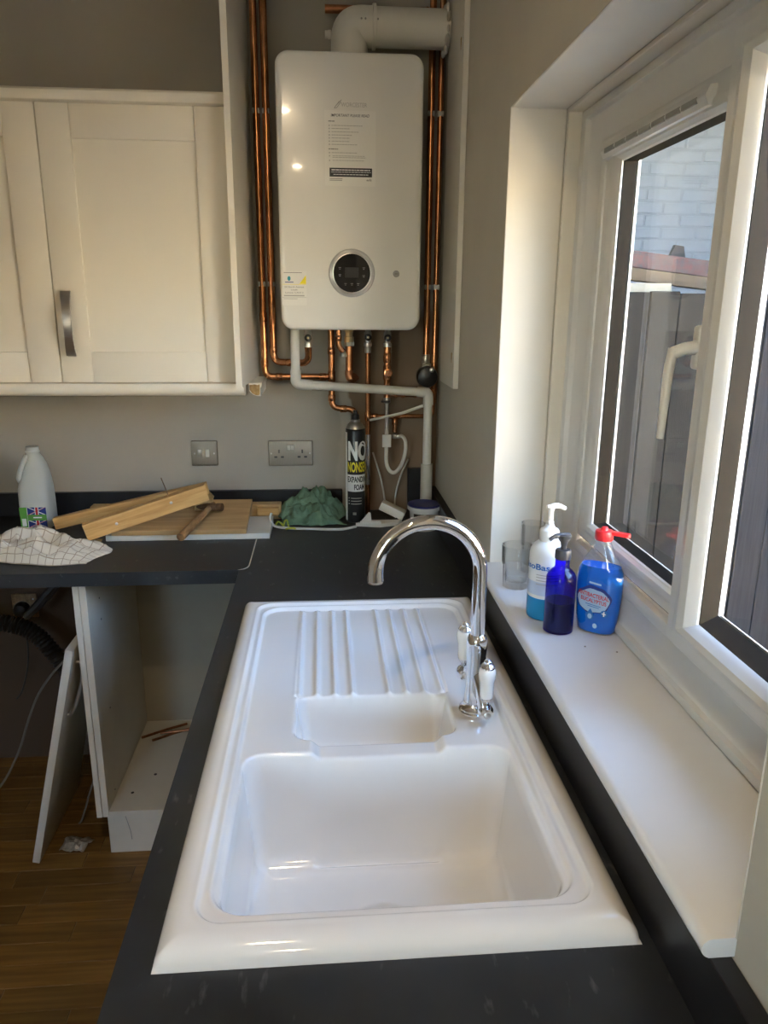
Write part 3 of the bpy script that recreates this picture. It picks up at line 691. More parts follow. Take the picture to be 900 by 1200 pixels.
# tall end panel beside the boiler
ep = thing('tall_end_panel', 'tall cream end panel between the wall cupboard and the boiler', 'panel', (-.23, 2.3, 1.39))
bm = prism([(-.2415, 2.128), (-.2255, 2.128), (-.2085, YW - .001), (-.2395, YW - .001)], 2, 1.3885, ZC - .002); make('board', bm, 'cream_paint', ep, ang=20)
rp = thing('side_cover_strip', 'narrow painted board on the window wall right of the boiler', 'panel', (.376, 2.25, 1.39))
make('board', box((.367, 2.125, 1.385), (XW - .0008, 2.37, ZC - .002), .001, 1), 'flue_white', rp)
for z_ in (1.47, 2.265): make('knot_hole', prism([(2.16 + .006 * math.cos(a) * (1 + .5 * math.sin(3 * a)), z_ + .020 * math.sin(a) * (1 + .3 * math.cos(2 * a))) for a in [R(30 * i) for i in range(12)]], 0, .3662, .3668), 'chipboard', rp)

# ================================================================== BOILER
BX0, BX1, BZ0, BZ1, BY = -.117, .283, 1.543, 2.262, 2.238
b = thing('boiler', 'white gas boiler with round dial hung on the back wall', 'boiler', (.083, 2.38, BZ0))
secs = []
for ins, y_ in ((.0175, BY), (.010, BY), (.004, BY + .002), (.001, BY + .006), (0, BY + .012), (0, BY + .10), (.004, BY + .104), (.004, YW - .002)):
    secs.append([(p[0], y_, p[1]) for p in rrect(BX0 + ins, BX1 - ins, BZ0 + ins, BZ1 - ins, .036 - ins * .6, 8)])
make('casing', loft(secs), 'boiler_white', b, ang=50)
dl = make('dial_bezel', lathe([(.066, 0), (.0655, .003), (.062, .005), (.056, .0045), (.0545, .002), (.0545, 0)], (.0855, BY, 1.7005), 48, 'y'), 'boiler_grey', b)
make('dial_ring', lathe([(.0545, .001), (.0545, .0042), (.0525, .0046), (.0525, .001)], (.0855, BY, 1.7005), 48, 'y'), 'nickel', dl)
make('dial_glass', lathe([(.0524, .0), (.0524, .003), (.045, .0034), (0, .0036)], (.0855, BY, 1.7005), 48, 'y'), 'dial_glass', dl)
for dx, dz, s_ in ((-.034, .013, 0), (-.034, -.006, 1), (.034, .013, 0), (.034, -.008, 1), (-.018, -.030, 2), (.0, -.030, 2), (.018, -.030, 2)):
    cx_, cz_ = .0855 + dx, 1.7005 + dz
    bm = BM(); add_box(bm, (cx_ - .0035, BY - .0046, cz_ + .001), (cx_ + .0035, BY - .0042, cz_ + .0022)); add_box(bm, (cx_ - .0022, BY - .0046, cz_ - .003), (cx_ + .0022, BY - .0042, cz_ - .0018))
    make('touch_mark', bm, 'print_grey', dl)
make('display', box((.066, BY - .0042, 1.688), (.105, BY - .0037, 1.716)), 'can_black', dl)
lk = make('front_lock', lathe([(.0095, 0), (.0095, .0012), (.008, .002), (.0075, .001), (.006, .001), (.0055, .0024), (0, .0024)], (.2125, BY, 1.700), 24, 'y'), 'boiler_grey', b)
make('lock_slot', box((.2085, BY - .0030, 1.6985), (.2165, BY - .0023, 1.7015)), 'print_grey', lk)
yl = BY - .0006
make('lettering', text_bm('WORCESTER', flat(.0935, yl, 2.128), .0105, .070, bold=.004), 'print_lightgrey', b)
bm = BM()
add_tube(bm, [(.040, yl, 2.1245), (.053, yl, 2.1405), (.058, yl, 2.1395), (.046, yl, 2.1245), (.040, yl, 2.1245)], .0009, 5)
add_tube(bm, [(.044, yl, 2.1300), (.060, yl, 2.1450)], .0009, 5)
make('emblem', bm, 'print_lightgrey', b)
nl = make('notice_label', box((.0135, BY - .0005, 1.930), (.1525, BY - .0001, 2.119)), 'paper', b)
make('heading', text_bm('IMPORTANT PLEASE READ', flat(.083, BY - .0009, 2.1035), .0068, .104, bold=.004, shear=.12), 'print_black', nl)
z_ = 2.0935
for i, (x0, wd, dz, th) in enumerate(((.0235, .017, 0, .0026), (.032, .084, .011, .0016), (.032, .049, .0185, .0016), (.032, .075, .0265, .0016), (.032, .055, .0345, .0016), (.032, .050, .042, .0016), (.032, .049, .050, .0016), (.032, .070, .058, .0016), (.0235, .026, .069, .0026), (.032, .070, .0785, .0016), (.034, .088, .0865, .0014), (.034, .092, .0905, .0014), (.034, .086, .098, .0014))):
    bm = BM(); xx = x0
    rnd = random.Random(i)
    while xx < x0 + wd:
        l_ = rnd.uniform(.004, .010); l_ = min(l_, x0 + wd - xx); add_box(bm, (xx, BY - .0009, z_ - dz - th), (xx + l_, BY - .0006, z_ - dz)); xx += l_ + .0012
    make('print_line', bm, 'print_grey' if th > .002 else 'print_lightgrey', nl)
    if th < .002 and i not in (11,): make('tick_box', box((.0245, BY - .0009, z_ - dz - .0026), (.0275, BY - .0006, z_ - dz + .0006)), 'print_lightgrey', nl)
bb = make('black_panel', box((.0255, BY - .0010, 1.9535), (.1425, BY - .0006, 1.976)), 'print_black', nl)
for dz, x0, x1, th in ((.0185, .031, .137, .0026), (.0125, .030, .139, .0013), (.0065, .036, .132, .0016)):
    bm = BM(); xx = x0; rnd = random.Random(int(dz * 1e4))
    while xx < x1:
        l_ = min(rnd.uniform(.004, .011), x1 - xx); add_box(bm, (xx, BY - .0014, 1.9535 + dz - th), (xx + l_, BY - .0011, 1.9535 + dz)); xx += l_ + .0014
    make('print_line', bm, 'print_white', bb)
for z0, x1 in ((1.9475, .061), (1.9435, .060)): make('print_line', box((.0255, BY - .0009, z0), (x1, BY - .0006, z0 + .0018)), 'print_grey', nl)
make('small_mark', text_bm('eli', flat(.134, BY - .0009, 1.9435), .006, .014, bold=.02), 'print_grey', nl)
st = make('service_sticker', box((-.1125, BY - .0005, 1.611), (-.0435, BY - .0001, 1.704)), 'paper', b)
make('divider', box((-.1120, BY - .0009, 1.6325), (-.0440, BY - .0006, 1.6333)), 'print_lightgrey', st)
make('divider', box((-.1120, BY - .0009, 1.6680), (-.0440, BY - .0006, 1.6690)), 'print_yellow', st)
make('yellow_corner', prism([(-.0445, 1.670), (-.0445, 1.694), (-.0635, 1.670)], 1, BY - .0009, BY - .0006), 'print_yellow', st)
make('flame_logo', prism([(-.0925 + .0045 * math.sin(a), 1.6845 + .0065 * math.cos(a)) for a in [R(30 * i) for i in range(12)]], 1, BY - .0009, BY - .0006), 'print_teal', st)
make('print_line', box((-.104, BY - .0009, 1.6735), (-.080, BY - .0006, 1.6755)), 'print_navy', st)
make('print_line', box((-.107, BY - .0009, 1.6995), (-.056, BY - .0006, 1.7012)), 'print_grey', st)
for s_, zz, wd in (('24 North Avenue', 1.6595, .055), ('Louth', 1.6520, .018), ('Lincs LN11', 1.6440, .050)):
    make('lettering', text_bm(s_, flat(-.0785, BY - .0009, zz), .0042, wd, bold=.01), 'print_grey', st)
make('print_line', box((-.108, BY - .0009, 1.636), (-.050, BY - .0006, 1.6395)), 'print_lightgrey', st)
make('print_line', box((-.109, BY - .0009, 1.6285), (-.070, BY - .0006, 1.6300)), 'print_lightgrey', st)
# flue
f = thing('boiler_flue', 'white flue pipe bending from the boiler top into the wall', 'flue pipe', (.09, 2.375, BZ1))
fy, fz, fr = 2.372, 2.362, .0515
make('elbow', tube(fillet([(.0865, fy, BZ1 + .0005), (.0865, fy, fz), (.156, fy, fz)], .055, 10), fr, 28), 'flue_white', f)
make('duct', tube([(.158, fy, fz), (.3662, fy, fz)], fr - .0015, 28), 'flue_white', f)
make('collar', lathe([(fr, 0), (fr + .005, .001), (fr + .005, .010), (fr, .011)], (.150, fy, fz), 32, 'x'), 'flue_white', f)
for x_ in (.118, .129, .1465 + .0165): make('screw', lathe([(.0028, 0), (.0028, .001)], (x_, fy - fr + .0005, fz + .004), 8, 'y'), 'print_grey', f)
make('test_cap', lathe([(.010, 0), (.010, .008), (.0115, .009), (.0115, .016), (.009, .018)], (.0365 - .018, fy, fz - .022), 16, 'x'), 'white_plastic', f)
bm = BM(); rnd = random.Random(3)
for i in range(13):
    a = 2 * math.pi * i / 13; rr = .053 + rnd.uniform(-.003, .009)
    s_ = rnd.uniform(.008, .018)
    add_lathe(bm, [(.001, -s_), (s_ * .8, -s_ * .6), (s_, 0), (s_ * .7, s_ * .65), (.001, s_)], (.357, fy + rr * math.cos(a), fz + rr * math.sin(a)), 8)
for v in bm.verts: v.co.x = min(.3664, .357 + (v.co.x - .357) * .45)
make('foam_seal', bm, 'foam_seal', f)

# ================================================================== PIPEWORK
def joint(parent, p, axis, r=.0105, L_=.022, m='copper'):
    p = Vector(p); a = Vector(axis).normalized()
    make('fitting', tube([p - a * L_ / 2, p - a * (L_ / 2 - .002), p + a * (L_ / 2 - .002), p + a * L_ / 2], [r, r + .0015, r + .0015, r], 14), m, parent)
def clip(parent, x, z, y=2.47, n=1):
    make('pipe_clip', box((x - .010, y - .004, z - .008), (x + .010, YW - .0005, z + .008), .002, 1), 'white_plastic', parent)
def pipe(name, label, pts, r, m='copper', rad=.03, seg=14, base=None):
    t = thing(name, label, 'pipe', base or (pts[0][0], pts[0][1], min(p[2] for p in pts)))
    make('tube', tube(fillet(pts, rad, 8), r, seg), m, t)
    return t
PY = 2.475
t = pipe('copper_pipe', 'left of the two tall copper pipes beside the tall panel', [(-.187, PY, ZC - .003), (-.187, PY, 1.388), (.0165, PY, 1.388)], .0105, rad=.028)
joint(t, (-.187, PY, 1.43), (0, 0, 1)); joint(t, (-.142, PY, 1.388), (1, 0, 0)); joint(t, (-.001, PY, 1.388), (1, 0, 0)); joint(t, (-.187, PY, 1.575), (0, 0, 1), L_=.03)
clip(t, -.187, 2.165); clip(t, -.187, 1.675)
t = pipe('copper_pipe', 'right of the two tall copper pipes, turning up to the first valve', [(-.158, PY, ZC - .003), (-.158, PY, 1.435), (-.045, PY - .05, 1.435), (-.045, 2.405, 1.488)], .0110, rad=.03)
joint(t, (-.158, PY, 1.475), (0, 0, 1)); joint(t, (-.105, 2.4505, 1.435), (.113, -.05, 0)); joint(t, (-.158, PY, 1.62), (0, 0, 1), L_=.03)
clip(t, -.158, 2.165); clip(t, -.158, 1.675)
t = pipe('copper_pipe', 'copper pipe dropping below the boiler and bending behind the foam can', [(.0275, PY, BZ0 - .0005), (.0275, PY, 1.287), (.105, PY - .005, 1.282), (.108, PY - .005, 1.232), (.108, PY - .005, .928)], .0100, rad=.025)
joint(t, (.0275, PY, 1.39), (0, 0, 1), L_=.035); joint(t, (.0275, PY, 1.32), (0, 0, 1)); joint(t, (.065, PY - .0025, 1.284), (1, 0, 0)); joint(t, (.0275, PY, 1.47), (0, 0, 1))
t = pipe('copper_pipe', 'short copper elbow stub under the boiler next to the second pipe', [(.050, 2.43, BZ0 - .0005), (.050, 2.43, 1.488), (.066, 2.43, 1.470)], .0085, rad=.012)
joint(t, (.050, 2.43, 1.512), (0, 0, 1), .009, .018); make('stop_end', lathe([(.012, 0), (.013, .004), (.010, .012), (.004, .016)], (.067, 2.43, 1.455), 14), 'nickel', t)
t = pipe('copper_pipe', 'fat copper pipe with brass top ending in a dark capped elbow', [(.0835, 2.43, 1.505), (.0835, 2.43, 1.405)], .0115)
make('brass_union', lathe([(.012, 0), (.015, .002), (.015, .018), (.012, .02), (.012, .032), (.014, .034), (.014, .0440)], (.0835, 2.43, BZ0 - .0450), 8), 'brass', t)
make('nut', lathe([(.014, 0), (.0165, .002), (.0165, .012), (.014, .014)], (.0835, 2.43, 1.488), 6), 'nickel', t)
make('capped_elbow', tube(smooth([(.0835, 2.43, 1.412), (.0830, 2.43, 1.400), (.086, 2.428, 1.390), (.097, 2.425, 1.387), (.103, 2.42, 1.394)]), [.0135] * 12 + [.0145] * 12 + [.0145], 12), 'copper_dull', t)
t = pipe('copper_pipe', 'slim copper pipe running from the fourth valve down to the worktop', [(.145, PY - .01, 1.488), (.145, PY - .01, .9262)], .0078)
joint(t, (.145, PY - .01, 1.475), (0, 0, 1), .009, .02, 'nickel'); joint(t, (.145, PY - .01, 1.26), (0, 0, 1), .0085, .03)
make('chrome_sleeve', tube([(.145, PY - .01, 1.20), (.145, PY - .01, 1.03)], .0105, 14), 'chrome', t)
t = pipe('copper_pipe', 'copper pipe with tee fittings under the fifth boiler valve', [(.205, 2.43, 1.490), (.205, 2.43, 1.325)], .0105)
joint(t, (.205, 2.43, 1.452), (0, 0, 1), .011, .03); joint(t, (.205, 2.43, 1.405), (0, 0, 1), .0115, .045); joint(t, (.205, 2.43, 1.35), (0, 0, 1), .011, .024)
make('tee_eye', lathe([(.013, 0), (.0135, .016), (.0095, .017), (.0095, .010), (0, .010)], (.207, 2.424, 1.405), 20, 'y'), 'copper', t)
make('stopcock', lathe([(.008, 0), (.012, .004), (.012, .012), (.009, .02)], (.205, 2.43, 1.307), 12), 'nickel', t)
make('stopcock_lever', box((.185, 2.408, 1.312), (.213, 2.416, 1.318), .001, 1), 'dark_rubber', t)
# valves under the boiler
for x_, y_, lb, m_ in ((-.045, 2.405, 'black-knobbed valve at far left under the boiler', 'nickel'), (.145, PY - .01, 'black-knobbed valve above the slim copper pipe', 'nickel'), (.205, 2.43, 'black-knobbed valve at far right under the boiler', 'nickel')):
    v = thing('isolation_valve', lb, 'valve', (x_, y_, 1.485), group='boiler isolation valves')
    make('valve_body', lathe([(.0105, 0), (.0125, .001), (.0125, .012), (.009, .014), (.009, .024), (.0115, .028), (.0115, .044), (.009, .048), (.009, .0575)], (x_, y_, 1.485), 10), m_, v)
    make('knob', lathe([(.008, 0), (.011, .001), (.011, .009), (.0085, .011), (.003, .0115)], (x_, y_ - .009, 1.5145), 16, 'y'), 'black_plastic', v)
    make('knob_screw', lathe([(.0035, 0), (.0035, .0015), (0, .002)], (x_, y_ - .0205, 1.5145), 10, 'y'), 'brass', v)
# horizontals on the right
t = pipe('copper_pipe', 'short level copper pipe between the tee and the black filter', [(.2185, 2.455, 1.332), (.332, 2.455, 1.330), (.340, 2.455, 1.350)], .0075, rad=.008)
for x_ in (.235, .26, .30, .32): joint(t, (x_, 2.455, 1.331), (1, 0, 0), .0082, .012)
t = pipe('copper_pipe', 'long thin level copper pipe with a downward tee', [(.154, PY, 1.258), (.349, PY, 1.258), (.3625, PY, 1.268), (.3625, PY, 1.30)], .0072, rad=.012)
joint(t, (.170, PY, 1.258), (1, 0, 0), .008, .02); joint(t, (.236, PY, 1.258), (1, 0, 0), .008, .034)
make('tee_branch', tube([(.236, PY, 1.258), (.236, PY, 1.205)], .0072, 12), 'copper', t); joint(t, (.236, PY, 1.238), (0, 0, 1), .008, .02)
t = pipe('copper_pipe', 'inner copper pipe right of the boiler entering the black filter', [(.3355, PY, ZC - .003), (.3355, PY, 1.4262)], .0100)
joint(t, (.3355, PY, 1.445), (0, 0, 1), .012, .03, 'nickel'); clip(t, .3355, 2.17); clip(t, .3355, 1.67)
t = pipe('copper_pipe', 'outer copper pipe running down the corner right of the boiler', [(.3635, PY, ZC - .003), (.3635, PY, 1.302)], .0088)
clip(t, .3635, 2.17); clip(t, .3635, 1.67); joint(t, (.3635, PY, 1.34), (0, 0, 1), .0095, .024)
fl_ = thing('boiler_filter', 'round black filter body on the pipe right of the boiler', 'filter', (.3365, 2.44, 1.355))
make('body', lathe([(.020, 0), (.031, .006), (.0345, .020), (.0345, .040), (.031, .052), (.018, .058), (0, .059)], (.3345, PY - .0105, 1.392), 28, 'y'), 'black_plastic', fl_)
make('bleed_screw', lathe([(.0075, 0), (.0075, .006), (.004, .008), (0, .008)], (.346, PY - .066, 1.415), 14, 'y'), 'nickel', fl_)
make('top_nut', lathe([(.012, 0), (.015, .002), (.015, .010), (.012, .012)], (.3355, PY - .02, 1.4205), 6), 'pvc_grey', fl_)
make('drain_tip', box((.325, PY - .05, 1.352), (.342, PY - .035, 1.359), .001, 1), 'nickel', fl_)
# top copper pipe
t = pipe('copper_pipe', 'level copper pipe along the top edge above the flue', [(.02, 2.46, 2.432), (.316, 2.46, 2.432), (.322, 2.46, 2.44)], .0115, 'copper_dull', rad=.004)
joint(t, (.31, 2.46, 2.432), (1, 0, 0), .012, .03, 'copper_dull'); clip(t, .10, 2.432, 2.46)
# white condensate pipe
t = pipe('condensate_pipe', 'white plastic waste pipe stepping from the boiler to the worktop corner', [(-.086, 2.397, BZ0 - .0005), (-.086, 2.397, 1.372), (.335, 2.397, 1.345), (.335, 2.397, 1.08)], .0140, 'pvc_white', rad=.018)
make('elbow', tube(fillet([(-.086, 2.397, 1.415), (-.086, 2.397, 1.372), (-.035, 2.397, 1.3685)], .016), .0165, 16), 'pvc_white', t)
make('elbow', tube(fillet([(.300, 2.397, 1.3475), (.335, 2.397, 1.345), (.335, 2.397, 1.305)], .014), .0165, 16), 'pvc_white', t)
make('sleeve', tube([(.335, 2.397, 1.112), (.335, 2.397, 1.110), (.335, 2.397, .9262)], .0195, 18), 'pvc_grey', t)
solo('plastic_strip', tube([(.150, 2.43, 1.252), (.25, 2.40, 1.278), (.318, 2.388, 1.304)], [.004, .0048, .005], 8), 'pvc_white', 'thin white plastic strip slanting up to the waste pipe', 'strip', (.15, 2.43, 1.25))
# filling loop hose
h = thing('filling_hose', 'silver braided filling hose hanging in a loop under the pipes', 'hose', (.23, 2.42, 1.08))
make('valve_stem', tube([(.205, 2.43, 1.3065), (.205, 2.43, 1.225)], .0062, 10), 'nickel', h)
make('loop', tube(smooth([(.205, 2.43, 1.225), (.204, 2.428, 1.17), (.204, 2.42, 1.115), (.214, 2.412, 1.088), (.232, 2.41, 1.082), (.252, 2.412, 1.105), (.266, 2.42, 1.145), (.268, 2.43, 1.18), (.258, 2.445, 1.196), (.244, PY - .016, 1.192)], 6), .0062, 10), 'pvc_white', h)
make('tag', box((.190, 2.4145, 1.165), (.219, 2.4205, 1.206), .001, 1), 'paper', h)
make('end_nut', lathe([(.008, 0), (.0095, .002), (.0095, .012), (.008, .014)], (.236, PY - .012, 1.186), 6), 'nickel', h)
# thin cables against the wall
solo('thin_cable', tube(smooth([(.165, 2.512, 1.13), (.178, 2.508, 1.09), (.195, 2.50, 1.03), (.205, 2.495, .97), (.21, 2.485, .9285)]), .003, 8), 'cable_white', 'thin pale cable left of the two dropping down the brown plaster', 'cable', (.21, 2.485, T), 'cables on the brown plaster')
solo('thin_cable', tube(smooth([(.285, 2.49, 1.11), (.262, 2.49, 1.06), (.245, 2.492, 1.0), (.24, 2.49, .95), (.238, 2.48, .9285)]), .003, 8), 'cable_white', 'thin pale cable right of the two dropping down the brown plaster', 'cable', (.238, 2.48, T), 'cables on the brown plaster')

# ================================================================== WALL PLATES
k = thing('fused_spur', 'brushed metal fused switch plate on the wall, left one', 'switch plate', (-.40, YW, 1.088))
secs = [[(p[0], y_, p[1]) for p in rrect(-.4435 + i_, -.3565 - i_, 1.0885 + i_, 1.1735 - i_, .004, 3)] for i_, y_ in ((0, YW - .0005), (0, YW - .006), (.002, YW - .009), (.006, YW - .010))]
make('face_plate', loft(secs), 'steel_plate', k, ang=30)
make('fuse_carrier', box((-.422, YW - .0125, 1.120), (-.407, YW - .0095, 1.144), .002), 'steel', k)
make('rocker', box((-.396, YW - .0135, 1.119), (-.383, YW - .0095, 1.145), .002), 'white_plastic', k)
for x_ in (-.432, -.368): make('screw', lathe([(.003, 0), (.003, .001)], (x_, YW - .0098, 1.131), 10, 'y'), 'nickel', k)
k = thing('double_socket', 'brushed metal double socket plate on the wall, right one', 'socket', (-.113, YW, 1.085))
secs = [[(p[0], y_, p[1]) for p in rrect(-.188 + i_, -.038 - i_, 1.086 + i_, 1.172 - i_, .004, 3)] for i_, y_ in ((0, YW - .0005), (0, YW - .006), (.002, YW - .009), (.006, YW - .010))]
make('face_plate', loft(secs), 'steel_plate', k, ang=30)
for x_ in (-.1195, -.1065): make('rocker', box((x_ - .006, YW - .0135, 1.140), (x_ + .006, YW - .0095, 1.158), .001, 1), 'steel', k)
for x_ in (-.152, -.074):
    bm = BM()
    for dx, dz, w_, h_ in ((0, .009, .0025, .006), (-.011, -.010, .005, .003), (.011, -.010, .005, .003)): add_box(bm, (x_ + dx - w_, YW - .0108, 1.127 + dz - h_), (x_ + dx + w_, YW - .0098, 1.127 + dz + h_))
    make('pin_holes', bm, 'print_black', k)
for x_ in (-.178, -.048): make('screw', lathe([(.003, 0), (.003, .001)], (x_, YW - .0098, 1.129), 10, 'y'), 'nickel', k)

# ================================================================== ON THE BACK WORKTOP
# milk bottle
mb = thing('milk_bottle', 'empty plastic milk bottle with green flag label, no cap', 'milk bottle', (-.905, 2.372, T))
def sq(cx, cy, hx, hy, z, e=4, n=28):
    out = []
    for k_ in range(n):
        a = 2 * math.pi * k_ / n; ca, sa = math.cos(a), math.sin(a)
        out.append((cx + hx * math.copysign(abs(ca) ** (2 / e), ca), cy + hy * math.copysign(abs(sa) ** (2 / e), sa), z))
    return out
bx_, by_ = -.905, 2.372
secs = [sq(bx_ + dx, by_, hx, hy, T + z_ + .0006, e_) for z_, hx, hy, dx, e_ in ((0, .040, .040, 0, 4), (.004, .045, .045, 0, 4), (.012, .047, .047, 0, 4.5), (.085, .047, .047, 0, 4.5), (.13, .0465, .046, 0, 4), (.155, .043, .043, .002, 3.4), (.18, .036, .038, .006, 3), (.205, .029, .032, .008, 2.6), (.225, .023, .025, .006, 2.2), (.236, .019, .019, .003, 2), (.240, .0185, .0185, .002, 2), (.241, .021, .021, .002, 2), (.245, .021, .021, .002, 2), (.246, .019, .019, .002, 2), (.258, .019, .019, .002, 2))]
make('bottle', loft(secs), 'hdpe', mb, ang=60)
make('grip', tube(smooth([(bx_ - .036, by_ - .012, T + .145), (bx_ - .036, by_ - .030, T + .165), (bx_ - .028, by_ - .032, T + .19), (bx_ - .018, by_ - .026, T + .215), (bx_ - .012, by_ - .012, T + .230)]), .0085, 12), 'hdpe', mb)
ly = by_ - .0476; lb = make('label', box((bx_ - .040, ly - .0004, T + .012), (bx_ + .040, ly, T + .076), 0), 'print_white', mb)
make('side_green', box((bx_ - .040, ly - .0009, T + .012), (bx_ - .018, ly - .0005, T + .076)), 'print_green', lb)
for z0, z1 in ((T + .052, T + .076), (T + .012, T + .034)):
    f_ = make('flag_panel', box((bx_ - .016, ly - .0009, z0), (bx_ + .040, ly - .0005, z1)), 'print_navy', lb)
    zm = (z0 + z1) / 2; xm = bx_ + .012
    bm = BM(); add_prism(bm, [(bx_ - .016, z0), (bx_ - .010, z0), (bx_ + .040, z1), (bx_ + .034, z1)], 1, ly - .0013, ly - .001); add_prism(bm, [(bx_ - .016, z1), (bx_ - .010, z1), (bx_ + .040, z0), (bx_ + .034, z0)], 1, ly - .0013, ly - .001)
    add_box(bm, (xm - .006, ly - .0014, z0), (xm + .006, ly - .001, z1)); make('white_cross', bm, 'print_white', f_)
    bm = BM(); add_box(bm, (xm - .0035, ly - .0018, z0), (xm + .0035, ly - .0015, z1)); add_prism(bm, [(bx_ - .016, z0), (bx_ - .013, z0), (bx_ + .040, z1), (bx_ + .037, z1)], 1, ly - .0018, ly - .0015); make('red_cross', bm, 'print_red', f_)
gp = make('green_panel', box((bx_ - .017, ly - .0014, T + .034), (bx_ + .040, ly - .0005, T + .053)), 'print_green', lb)
make('print_line', box((bx_ + .0, ly - .0018, T + .0415), (bx_ + .026, ly - .0015, T + .0455)), 'print_white', gp)
make('nutrition_panel', box((bx_ - .035, ly - .0013, T + .016), (bx_ - .022, ly - .001, T + .040)), 'print_white', lb)

# tea towel and green rag: folded cloth with real relief
def cloth(name, m, label, cx, cy, sx, sy, hgt, seed, outline, N=64, M_=44, thick=.0016, rot=0):
    bm = BM(); uvl = bm.loops.layers.uv.new('UVMap'); g_ = {}
    for i in range(N + 1):
        for j in range(M_ + 1):
            u, v = i / N * 2 - 1, j / M_ * 2 - 1
            x, y, z = outline(u, v)
            f1 = noise.fractal(Vector((x * 2.2 + seed, y * 2.2, seed)), 1.0, 2.0, 3)
            ridge = 1 - abs(noise.noise(Vector((x * 3.1 + y * 1.7 + seed * 2, y * 2.6 - x, seed))) * 2)
            ed = max(0, 1 - max(abs(u), abs(v)) ** 4)
            zz = hgt * z * (.72 + .32 * f1 + .30 * (ridge - .5)) + .006 * ridge * ed
            cr_, sr_ = math.cos(rot), math.sin(rot)
            dx, dy = x * sx + .006 * f1, y * sy + .006 * ridge
            g_[i, j] = bm.verts.new((cx + dx * cr_ - dy * sr_, cy + dx * sr_ + dy * cr_, T + .0022 + max(0.0003, zz)))
    for i in range(N):
        for j in range(M_):
            f_ = bm.faces.new((g_[i, j], g_[i + 1, j], g_[i + 1, j + 1], g_[i, j + 1]))
            for lp, (a, b_) in zip(f_.loops, ((i, j), (i + 1, j), (i + 1, j + 1), (i, j + 1))): lp[uvl].uv = (a / N, b_ / M_ * .75)
    o = solo(name, bm, m, label, 'cloth', (cx, cy, T), ang=180)
    s_ = o.modifiers.new('thickness', 'SOLIDIFY'); s_.thickness = thick; s_.offset = 0
    return o
def tow(u, v):
    x = u * (1 + .10 * math.sin(3 * v + 1)); y = v * (.82 + .16 * math.sin(2.6 * u + .6)) - .10 * u
    e = (1 - abs(u) ** 3) * (1 - abs(v) ** 2.2)
    return x, y, max(0, e) * (1.0 - .35 * u)
cloth('tea_towel', 'tea_towel_check', 'white checked tea towel in a crumpled heap by the milk bottle', -.815, 2.085, .185, .105, .062, 2.3, tow)
def rag(u, v):
    x = u * (1 + .12 * math.sin(4 * v)); y = v * (1 + .10 * math.sin(5 * u + 1))
    e = max(0, 1 - (u * u * .9) ** 1.2) * max(0, 1 - abs(v) ** 3)
    return x, y, e * (.75 + .35 * v + .1 * math.sin(4 * u))
cloth('green_rag', 'green_cloth', 'crumpled green rag beside the black foam can', -.045, 2.405, .105, .078, .118, 7.7, rag)

# timber pile
solo('painted_shelf', box((-.655, 2.198, T + .0006), (-.168, 2.392, T + .0186), .0012, 1), 'painted_board', 'flat cream painted board lowest in the timber pile', 'board', (-.41, 2.3, T))
bt = thing('timber_frame', 'pale timber batten with a short return behind the pile', 'batten', (-.45, 2.43, T))
make('batten', box((-.76, 2.415, T + .0006), (-.145, 2.455, T + .052), .002, 1), 'pine_board', bt)
make('return_block', box((-.222, 2.393, T + .0190), (-.152, 2.4145, T + .045), .002, 1), 'pine', bt)
pb = thing('pine_panel', 'thin square pine panel propped on the timber pile', 'board', (-.45, 2.19, T + .0192), (math.atan2(.036, .235), 0, 0))
make('board', box((-.185, 0, .0005), (.212, .232, .0165), .001, 1), 'pine_board', pb)
make('knot', lathe([(.004, 0), (.004, .0006)], (.12, .15, .0166), 10), 'hammer_wood', pb)
# two split lengths of rough timber lying across the panel
def lump(name, label, p0, p1, w_, h_, m='pine', roll=0.0):
    p0, p1 = Vector(p0), Vector(p1); d = p1 - p0; L_ = d.length
    yaw_ = math.atan2(d.y, d.x); pit = -math.asin(d.z / L_)
    t = thing(name, label, 'timber', p0, (roll, pit, yaw_))
    bm = BM(); n = 24; secs = []
    for i in range(n + 1):
        s_ = i / n; j = .0012 * noise.noise(Vector((s_ * 6, L_ * 10, w_ * 50)))
        secs.append([(s_ * L_, -w_ / 2 + j, 0), (s_ * L_, w_ / 2, j), (s_ * L_, w_ / 2 - j, h_ + j), (s_ * L_, -w_ / 2, h_ - j)])
    make('length', loft(secs), m, t, ang=30)
    make('end_grain', box((-.0008, -w_ / 2 + .001, .001), (-.0002, w_ / 2 - .001, h_ - .001)), 'pine_end', t)
    return t, L_
t, L_ = lump('split_timber', 'front split timber slanting up across the pile', (-.690, 2.150, .9475), (-.352, 2.245, 1.041), .030, .049)
make('nail_head', lathe([(.0045, 0), (.0045, .001), (.003, .002)], (.09, -.0151, .022), 10, 'y'), 'nickel', t); make('nail_head', lathe([(.0045, 0), (.0045, .001), (.003, .002)], (.255, -.0151, .030), 10, 'y'), 'nickel', t)
make('nail', tube([(.255, 0, .045), (.252, 0, .108)], .0014, 6), 'rusty_steel', t)
t, L_ = lump('split_timber', 'rear split timber slanting up behind the front one', (-.815, 2.262, .9505), (-.358, 2.296, 1.048), .028, .034)
t = thing('torn_wood_block', 'torn end block of brown wood propping the slanting timbers', 'wood block', (-.385, 2.33, .984))
make('block', prism([(-.410, .9845), (-.366, .9845), (-.350, 1.025), (-.368, 1.046), (-.408, 1.038)], 1, 2.318, 2.343), 'chipboard', t)
solo('wood_splinter', prism([(-.722, .9256), (-.662, .9256), (-.656, .942), (-.672, .9462), (-.716, .9445)], 1, 2.135, 2.170), 'chipboard', 'broken wood splinter under the low end of the front timber', 'wood scrap', (-.69, 2.15, T))
